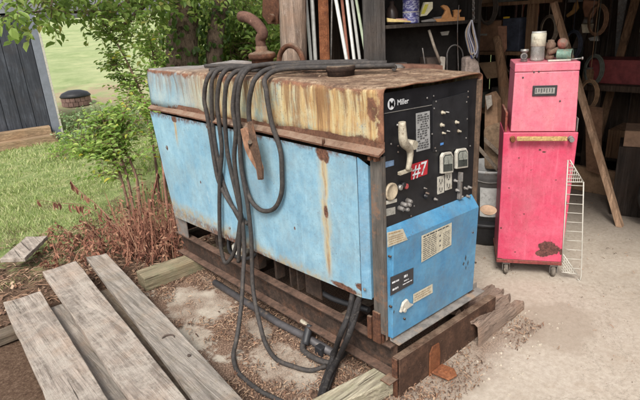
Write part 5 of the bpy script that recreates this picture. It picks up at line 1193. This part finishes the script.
# back of the shop
def bb(name, label, cat, c, s, mat, rz=0, bev=.004, zbase=None, grp=None):
    m = MB(); cz = c[2]; a = math.cos(rz), math.sin(rz); V = []
    for z_ in (cz, cz+s[2]):
        for (i, j) in ((-1,-1),(1,-1),(1,1),(-1,1)): x, y = i*s[0]/2, j*s[1]/2; V.append(Vector((c[0]+x*a[0]-y*a[1], c[1]+x*a[1]+y*a[0], z_)))
    m.hexa(V); o = m.build(name, mat, None, bev); tag(o, label, cat, grp); return o
card = simple('cardboard', (.27,.17,.10), .3, 12, .85); cardd = simple('cardboard_dark', (.18,.11,.07), .3, 12, .85)
redd = simple('dark_red', (.16,.03,.03), .4, 12, .6); dgr = simple('dark_green', (.05,.07,.06), .4, 12, .6)
bench = thing('workbench', 'long dark workbench along the back wall of the shed', 'workbench', (3.65,.2,0))
m = MB(); m.box((3.35,-2.6,.86),(3.97,1.4,.91)); m.build('bench_top', dk[1], bench, .003)
for y in (-2.5,-.9,.5,1.3):
    m = MB(); m.box((3.38,y,0),(3.46,y+.08,.8595)); m.build('leg', dk[1], bench)
m = MB(); m.box((3.40,-2.6,.25),(3.95,1.38,.28)); m.build('lower_shelf', dk[0], bench)
def dpt(px_, py_, d): return at(px_, py_, d=d)
def hang(name, label, cat, pts, x, th, mat, bev=.003, par=None):
    m = MB(); m.prism([at(a, b, x=x) for a, b in pts], (th,0,0)); o = m.build(name, mat, par, bev)
    if par is None: tag(o, label, cat)
    return o
# second shelf right of the unit
t = thing('wall_shelf', 'plank shelf with brackets in the gloom right of the cord bundle', 'shelf', (2.75,1.2,0))
m = MB(); m.box((2.5,.65,1.23),(2.85,1.9,1.255)); m.build('shelf_board', brn, t); m = MB(); m.box((2.5,.65,.75),(2.85,1.9,.775)); m.build('shelf_board', brn, t); m = MB(); m.box((2.52,.70,0),(2.58,.76,1.9)); m.build('upright', brn, t); m = MB(); m.box((2.52,1.8,0),(2.58,1.86,1.9)); m.build('upright', brn, t)
m = MB(); m.box((2.5,.65,1.60),(2.85,1.9,1.625)); m.build('shelf_board', brn, t)
c = at(484,30,x=2.55); bb('cardboard_box', 'open brown cardboard box high on the shelf right of the cords', 'box', (2.66,c.y,1.626), (.2,.17,.10), card, .1)
c = at(491,76,x=2.5); hang('cardboard_sheet', 'bent sheet of brown cardboard lying level with the hood top', 'cardboard', [(478,63),(500,61.5),(502,77),(487,79)], 2.38, .05, card)
hang('saw', 'pale saw blade edge under the cardboard box', 'saw', [(476,34),(487,33.5),(487,35.5),(476,36)], 2.45, .004, zinc)
hang('cedar_board', 'short reddish brown board standing upright behind the pink chest', 'board', [(497.5,26),(505,26),(505,49),(502,54),(499,50)], 2.3, .03, simple('cedar', (.26,.13,.08), .35, 12, .8))
t = thing('glue_bottle', 'yellow-capped bottle standing beside the reddish board', 'bottle', tuple(at(506,24,x=2.6)))
c = at(506,26,x=2.6); m = MB(); m.lathe([(0,-.06),(.022,-.06),(.022,0),(.012,.01),(.012,.02),(0,.02)], c, (0,0,1), 14); m.build('bottle_body', simple('bottle_tan', (.38,.33,.24), .2, 14, .5), t); m = MB(); m.lathe([(.026,.021),(.026,.07),(0,.072)], c, (0,0,1), 14); m.build('cap', simple('cap_yellow', (.68,.42,.03), .1, 10, .5), t)
t = thing('leaning_post', 'round brown fence post leaning up between the machine and the pink cart', 'post', (2.05,.78,0))
m = MB(); m.tube([Vector((2.02,.66,0)), at(505,130,x=2.05), at(504,90,x=2.07), at(499,50,x=2.1), at(496,38,x=2.12)], [.045,.042,.038,.032,.03], 12, True, 4); m.build('post_body', brn, t)
hang('wood_scrap', 'split wood scrap with orange grain between machine edge and cart', 'wood scrap', [(485,95),(492,92),(497,100),(498,150),(484,150)], 1.95, .06, simple('scrap_wood', (.25,.15,.09), .5, 10, .85))
hang('burlap_sack', 'slumped brown burlap sack beside the leaning post', 'sack', [(482,128),(494,124),(508,128),(509,150),(504,170),(483,170)], 1.9, .15, simple('burlap', (.24,.16,.10), .4, 26, .9, 0, .8), .03)
hang('paper_scrap', 'crumpled pale paper stuck behind the machine edge', 'paper', [(485,96),(491,95),(492,105),(487,110)], 1.90, .01, simple('pap', (.38,.34,.29), .4, 30, .8))
# bucket on dark tub
bc = Vector((1.80,.58,0)); 
t = thing('rubber_tub', 'low black rubber tub under the grey bucket', 'tub', tuple(bc)); m = MB(); m.lathe([(0,.0),(.19,.0),(.205,.03),(.215,.15),(.22,.17),(.20,.172),(.195,.15)], bc, (0,0,1), 32); m.build('tub_body', blk2, t); m = MB(); m.lathe([(.216,.145),(.228,.150),(.228,.168),(.2165,.171)], bc, (0,0,1), 32); m.build('rim', blk2, t)
t = thing('bucket', 'dusty grey plastic bucket with a big white printed label', 'bucket', tuple(bc+Vector((0,0,.15)))); gb_ = simple('bucket_grey', (.25,.25,.245), .2, 8, .6, dirt=(.18,.15,.12)); bz = bc+Vector((0,0,.155))
m = MB(); m.lathe([(0,0),(.150,0),(.172,.30),(.176,.302),(.176,.33),(.180,.332),(.180,.37),(.183,.372),(.183,.39),(.172,.39),(.165,.20),(0,.19)], bz, (0,0,1), 36); m.build('bucket_body', gb_, t)
dirc = Vector((CAM.x-bc.x, CAM.y-bc.y, 0)).normalized(); ang0 = math.atan2(dirc.y, dirc.x)
m = MB(); vs = []
for i in range(9):
    a = ang0-.38+.85*i/8
    for (z_, r_) in ((.05,.1555),(.27,.1715)): vs.append(bz+Vector((math.cos(a)*r_, math.sin(a)*r_, z_)))
m.add(vs, [(2*i, 2*i+2, 2*i+3, 2*i+1) for i in range(8)], True); lb = m.build('label', simple('bucket_label', (.50,.50,.48), .18, 20, .6, dirt=(.28,.27,.26), dirt_amt=.4), t)
m = MB(); m.tube([bz+Vector((math.cos(ang0+s)*.183, math.sin(ang0+s)*.183, .36-.05*math.cos(s*1.2))) for s in [-1.2+2.4*q/10 for q in range(11)]], .004, 6); m.build('bail_handle', steel, t)
for i, (a, b) in enumerate((((478,150),(497,172)),((484,142),(503,160)))):
    m = MB(); A = at(*a, x=1.72+.1*i); B = at(*b, x=1.78+.1*i); m.hexa([A, B, B+Vector((.03,.02,0)), A+Vector((.03,.02,0)), A+Vector((0,0,.035)), B+Vector((0,0,.035)), B+Vector((.03,.02,.035)), A+Vector((.03,.02,.035))]); o = m.build('wood_stick', wood('stick%d' % i, (.30,.25,.20), (.12,.09,.07), 'x'), None, .003); tag(o, ['lower grey stick lying across the bucket', 'upper tan stick poking out of the bucket'][i], 'stick')
t = thing('clay_saucer', 'tan clay saucer on the rim of the black tub', 'saucer', tuple(at(488,212,d=3.18))); c = at(488,212,d=3.12); m = MB(); m.lathe([(0,0),(.035,0),(.05,.018),(.045,.018),(.032,.006),(0,.006)], c, (-.2,-.2,1), 20); m.build('dish', simple('clay', (.36,.24,.16), .25, 20, .8), t)
# leaning pole
A = at(553,0,x=2.75); B = at(598,152,x=2.62); d = (A-B)/(A.z-B.z); lo = B+d*(.0-B.z); hi = B+d*(2.25-B.z); sx_ = Vector((0,-.021,0)); sy_ = Vector((.028,0,0)); m = MB()
m.hexa([lo-sx_-sy_, lo+sx_-sy_, lo+sx_+sy_, lo-sx_+sy_, hi-sx_-sy_, hi+sx_-sy_, hi+sx_+sy_, hi-sx_+sy_]); o = m.build('wooden_pole', wood('pole_wood', (.44,.29,.19), (.25,.15,.09), 'z', 2, longs=14, bs=.3), None, .004); tag(o, 'long tan wooden pole leaning diagonally behind the pink chest', 'pole')
# hanging and standing clutter on the right
hang('leather_apron', 'brown leather piece hanging at the top right on the back wall', 'leather', [(583,0),(597,1),(596,10),(592,18),(584,17),(582,8)], 3.6, .03, simple('leather', (.24,.11,.06), .3, 10, .7), .01)
t = thing('spray_gun', 'pale spray gun hanging under the leather piece', 'spray gun', tuple(at(586,26,x=3.5))); hang('cup', '', '', [(581,24),(591,24),(589,33),(582,33)], 3.48, .07, simple('cup_pale', (.40,.35,.26), .4, 20, .5), .006, t); hang('gun_body', '', '', [(584,19),(592,20),(592,23),(583,23)], 3.48, .04, steel, .003, t)
hang('scythe_blade', 'curved ochre blade or belt hanging left of the leather', 'blade', [(577,0),(578.5,8),(575,13),(567,17.5),(566,15),(572,10),(574,4)], 3.6, .02, simple('ochre', (.30,.16,.05), .3, 14, .7))
hang('plate', 'pale metal plate on a dark red box at the right edge', 'plate', [(588,38),(597,36),(598,41),(590,41)], 3.45, .04, zinc)
bb('metal_box', 'long dark red metal toolbox on the workbench', 'toolbox', (3.6,.35,.911), (.3,.55,.2), redd)
bb('wooden_crate', 'brown wooden crate under the bench near the pole foot', 'crate', (3.55,.15,.281), (.35,.45,.25), brn)
bb('crate_plank', 'broad tan board lying on edge below the bench beside the wire rack', 'board', (3.2,.45,.0), (.05,.9,.22), card)
bb('paint_can_box', 'dark green box on the bench behind the jar', 'box', (3.65,.95,.911), (.25,.3,.28), dgr, .2)
bb('cardboard_box', 'battered brown cardboard box low at the far right beside the pole', 'box', (2.95,-.02,.55), (.3,.25,.12), cardd, .3)
bb('stool_top', 'low dark stool carrying the battered cardboard box', 'stool', (2.95,-.02,.0), (.32,.3,.549), dk[2], .3)
def tyre(label, c, ax, r=.26, w=.09):
    t = thing('tyre', label, 'tyre', tuple(c)); m = MB(); m.lathe([(r*.62,-w),(r*.85,-w*1.05),(r*.98,-w*.7),(r,0),(r*.98,w*.7),(r*.85,w*1.05),(r*.62,w)], c, ax, 36); m.build('tread', blk2, t)
    m = MB(); m.lathe([(0,-w*.3),(r*.2,-w*.5),(r*.6,-w*.6),(r*.64,-w*.95),(r*.63,w*.9),(0,w*.3)], c, ax, 30); m.build('rim', redd, t)
tyre('old wheel with dark red rim leaning right of the rack', Vector((2.7,-.38,.262)), (1,.35,.12))
tyre('bigger old wheel lying against the bench leg', Vector((3.2,-.9,.262)), (1,-.2,.1))
# crowded shop clutter: long stock leaning on the back wall, boxes and jars on the shelves, brackets and loops
clut = [simple('clut%d' % i, c_, .4, 14, .8) for i, c_ in enumerate(((.15,.08,.045),(.22,.13,.07),(.06,.048,.04),(.17,.05,.035),(.08,.085,.07),(.26,.21,.16),(.04,.045,.065),(.12,.09,.07)))]
cname = ['brown','tan','blackish','reddish','greenish grey','pale','bluish black','dull']
def spot_word(px_): return 'between the shelf unit and the pink chest' if px_ < 520 else ('behind the pink chest' if px_ < 580 else 'right of the pink chest')
seen = {}
def uniq(lb):
    seen[lb] = seen.get(lb, 0)+1
    o_ = ['', ', the second one', ', the third one', ', the fourth one', ', the fifth one']
    return lb + o_[min(seen[lb]-1, 4)]
for i in range(16):
    y = 1.6-i*.27+U(-.08,.08); k_ = random.randrange(8); h_ = U(1.3,2.2); w_ = U(.03,.09); ln = U(-.18,.18)
    m = MB(); a = Vector((3.45+U(-.05,.2), y, .912 if -2.5 < y < 1.35 and i % 2 else .0)); b = Vector((3.93, y+ln, h_)); sx_ = Vector((0,w_/2,0)); sy_ = Vector((.011,0,0))
    m.hexa([a-sx_-sy_, a+sx_-sy_, a+sx_+sy_, a-sx_+sy_, b-sx_-sy_, b+sx_-sy_, b+sx_+sy_, b-sx_+sy_][0:8]); o = m.build('leaning_board', clut[k_] if k_ in (0,1,2,7) else brn, None, .003)
    tag(o, uniq('%s %s board leaning on the back wall of the shed' % ('narrow' if w_ < .05 else 'broad', cname[k_])), 'board', 'boards leaning on the back wall')
for i, y in enumerate((1.3, 1.1, .82, .62, .05, -.12, -.35, -.6, -.8, -1.1, -1.4)):
    k_ = random.randrange(8); w_ = U(.08,.16); h_ = U(.1,.3)
    if i % 3 == 0:
        t = thing('jar', uniq('%s jar standing on the workbench in the gloom' % cname[k_]), 'jar', (3.42, y, .911), 'jars and boxes on the workbench'); m = MB(); m.lathe([(0,0),(w_*.45,0),(w_*.45,h_*.75),(w_*.3,h_*.85),(w_*.3,h_*.9)], (3.44,y,.911), (0,0,1), 16); m.build('jar_body', clut[k_], t); m = MB(); m.lathe([(w_*.33,h_*.901),(w_*.33,h_),(0,h_)], (3.44,y,.911), (0,0,1), 16); m.build('lid', steel, t)
    else: bb('parts_box', uniq('%s open parts box on the workbench' % cname[k_]), 'box', (3.45,y,.911), (.18,w_,h_), clut[k_], U(-.3,.3), grp='jars and boxes on the workbench')
for i, (y, z_) in enumerate(((1.45,.776),(1.2,.776),(1.7,.776),(.95,.776),(1.35,1.256),(1.1,1.256),(1.65,1.256),(.88,1.256),(1.5,1.626),(.95,1.626))):
    k_ = (i*3+1) % 8; bb('parts_box', uniq('%s box on the plank shelf right of the cords' % cname[k_]), 'box', (2.66,y,z_), (.22,U(.12,.2),U(.12,.26)), clut[k_], U(-.2,.2), grp='boxes on the plank shelf')
for i, (px_, py_, x_) in enumerate(((520,40,3.2),(548,30,3.3),(487,8,2.45),(512,60,2.9),(593,70,3.3),(588,95,3.2),(572,45,3.5),(529,12,3.3),(597,20,3.4))):
    c = at(px_, py_, x=x_); k_ = (i*5) % 8; t = thing('hanging_coil', uniq('%s rope coil hanging %s' % (cname[k_], spot_word(px_))), 'coil', (c.x, c.y, c.z), 'coils hanging from the rafters')
    m = MB(); 
    for q in range(3): m.tube([(c.x+.01*q, c.y+(.06+.01*q)*math.cos(a), c.z+(.11+.008*q)*math.sin(a)) for a in [2*math.pi*j/16 for j in range(17)]], .007, 6)
    m.build('loops', clut[k_], t); m = MB(); m.tube([(c.x,c.y,c.z+.11),(c.x,c.y,2.35)], .003, 5); m.build('hanging_cord', clut[k_], t)
for i, (px_, x_) in enumerate(((534.5,3.0),(521.5,3.1),(486,2.7),(564,3.2),(592,3.0))):  # first two are pale rods added for daylight slits between wall boards
    a = at(px_, 22, x=x_); m = MB(); m.tube([Vector((a.x,a.y,2.40)), a], .0022, 5); tag(m.build('wire_or_daylight_line', white_m if i < 2 else steel), ['pale thin rod standing in for a slit of daylight above the jar', 'second pale rod standing in for a slit of daylight left of the jar', 'thin wire hanging in front of the cardboard box', 'thin wire near the leaning pole', 'thin wire at the right edge of the shed'][i], 'wire')
bb('wooden_crate', 'open slatted crate standing on the floor beyond the wire rack', 'crate', (2.9,-.55,.0), (.35,.4,.35), wood('crate_wood', (.20,.13,.08), (.07,.045,.03), 'x'), .2)
hang('plywood_sheet', 'stained brown plywood sheet standing behind the pole', 'plywood', [(585,105),(603,108),(600,175),(586,170)], 3.1, .015, clut[0])
# tools along the back wall
for i in range(20):
    y = 1.75-i*.15+U(-.03,.03); zt_ = U(1.75,2.15); L_ = U(.35,.8); kind = i % 4; c_ = random.choice([steel, brn, rust_d, simple('toolh%d' % i, (U(.12,.35), U(.08,.2), U(.05,.12)), .3, 20, .7)])
    names = [('handsaw','handsaw hanging by its wooden grip'),('shovel','worn garden shovel hanging blade up'),('coil','coil of dark wire hung on a nail'),('pry_bar','long iron pry bar hung upright')][kind]
    t = thing(names[0], names[1] + ' on the back wall', names[0].replace('_',' '), (3.93, y, zt_-L_), 'tools hung on the back wall')
    if kind == 0:
        m = MB(); m.prism([(3.93,y,zt_-L_),(3.93,y+.02,zt_-L_),(3.93,y+.06,zt_-.1),(3.93,y-.03,zt_-.1)], (.003,0,0)); m.build('blade', steel, t); m = MB(); m.prism([(3.92,y-.03,zt_-.099),(3.92,y+.06,zt_-.099),(3.92,y+.05,zt_),(3.92,y-.01,zt_+.01)], (.02,0,0)); m.build('handle', brn, t, .004)
    elif kind == 1:
        m = MB(); m.tube([(3.92,y,zt_-L_-.2),(3.92,y,zt_-.2)], .014, 8); m.build('handle', c_, t); m = MB(); m.prism([(3.915,y-.07,zt_-.2),(3.915,y+.07,zt_-.2),(3.915,y+.07,zt_),(3.915,y,zt_+.06),(3.915,y-.07,zt_)], (.006,0,0)); m.build('blade', steel, t, .002)
    elif kind == 2:
        m = MB(); 
        for w_ in range(3): m.tube([(3.92-.012*w_, y+.08*math.cos(a), zt_-.15+.13*math.sin(a)) for a in [2*math.pi*q/16 for q in range(17)]], .006, 6)
        m.build('loops', blk2, t); m = MB(); m.lathe([(.004,0),(.004,.05)], (3.96,y,zt_-.02), (-1,0,0), 6); m.build('nail', steel, t)
    else:
        m = MB(); m.tube([(3.93,y,zt_-L_),(3.93,y,zt_-.04),(3.93,y+.02,zt_),(3.93,y+.06,zt_-.01)], .010, 8, True, 3); m.build('bar', rust_d, t)

# ================================================================= LEFT BACKGROUND
gc = at(63,137,z=0); gcx, gcy = gc.x, gc.y
slate = wood('slate_siding', (.055,.06,.072), (.035,.038,.046), 'z', 1.5, longs=12, bs=.2)
gsh = thing('grey_shed', 'slate grey board shed with white corner trim at the left edge', 'shed', (gcx, gcy, 0))
sd1 = Vector((-.989,.148,0)); sd2 = Vector((.148,.989,0)); H_ = at(44,13,P=(gcx,gcy,0),N=Vector((FWH.x,FWH.y,0))).z
def gbx(m, u0, u1, v0, v1, z0, z1): 
    o_ = Vector((gcx,gcy,0)); f = lambda u, v, z: o_+sd1*u+sd2*v+Vector((0,0,z)); return m.hexa([f(u0,v0,z0),f(u0,v1,z0),f(u1,v1,z0),f(u1,v0,z0),f(u0,v0,z1),f(u0,v1,z1),f(u1,v1,z1),f(u1,v0,z1)])
m = MB()
for i in range(16): gbx(m, .14+i*.2, .14+i*.2+.192, .0+.006*(i%2), .02+.006*(i%2), .05, H_)
gbx(m, .13, 3.34, .03, 2.4, .05, H_); m.build('wall', slate, gsh)
m = MB(); gbx(m, .012, .13, -.025, .02, .0, H_+.02); m.build('corner_board', simple('slate_trim', (.15,.165,.195), .15, 8, .6), gsh, .003)
m = MB(); gbx(m, -.02, .011, -.03, .08, .0, H_+.02); m.build('trim_edge', white_m, gsh, .002)
m = MB(); gbx(m, -.015, .129, .081, 2.4, .03, H_); m.build('wall', slate, gsh)
m = MB(); gbx(m, -.02, 3.5, -.04, 2.6, H_+.021, H_+.07); m.build('roof', simple('roof_grey', (.16,.17,.18), .2, 10, .7), gsh)
st1 = at(44,134,z=.18)
for i, lb in enumerate(('lower timber of the step in front of the grey shed', 'upper timber of the step in front of the grey shed')):
    m = MB(); gbx(m, .12+.05*i, 1.3, -.42+.18*i, -.06, .0+.12*i+.001*i, .12+.115*i); o = m.build('step_timber', wood('step_wood%d' % i, (.34,.24,.15), (.18,.12,.08), 'x', 2), None, .005); tag(o, lb, 'timber')
# fire ring
c = at(77,104,z=ground_h(2.5,11.9)); fr = thing('fire_pit', 'round brick fire pit with black lid out in the field', 'fire pit', (c.x, c.y, c.z))
m = MB(); n = 18
for row in range(2):
    for i in range(n):
        a = 2*math.pi*(i+.5*(row%2))/n; a2 = a+2*math.pi/n*.9; z0_ = c.z-.02+row*.10
        V = []
        for z_ in (z0_, z0_+.092):
            for (r_, aa) in ((.24,a),(.32,a),(.32,a2),(.24,a2)): V.append(Vector((c.x+r_*math.cos(aa), c.y+r_*math.sin(aa), z_)))
        m.hexa(V)
m.build('brick_ring', simple('brick', (.24,.15,.125), .3, 6, .9), fr)
m = MB(); m.lathe([(.33,.0),(.34,.02),(.28,.09),(.15,.14),(0,.15)], c+Vector((0,0,.175)), (0,0,1), 26); m.build('lid', blk2, fr)
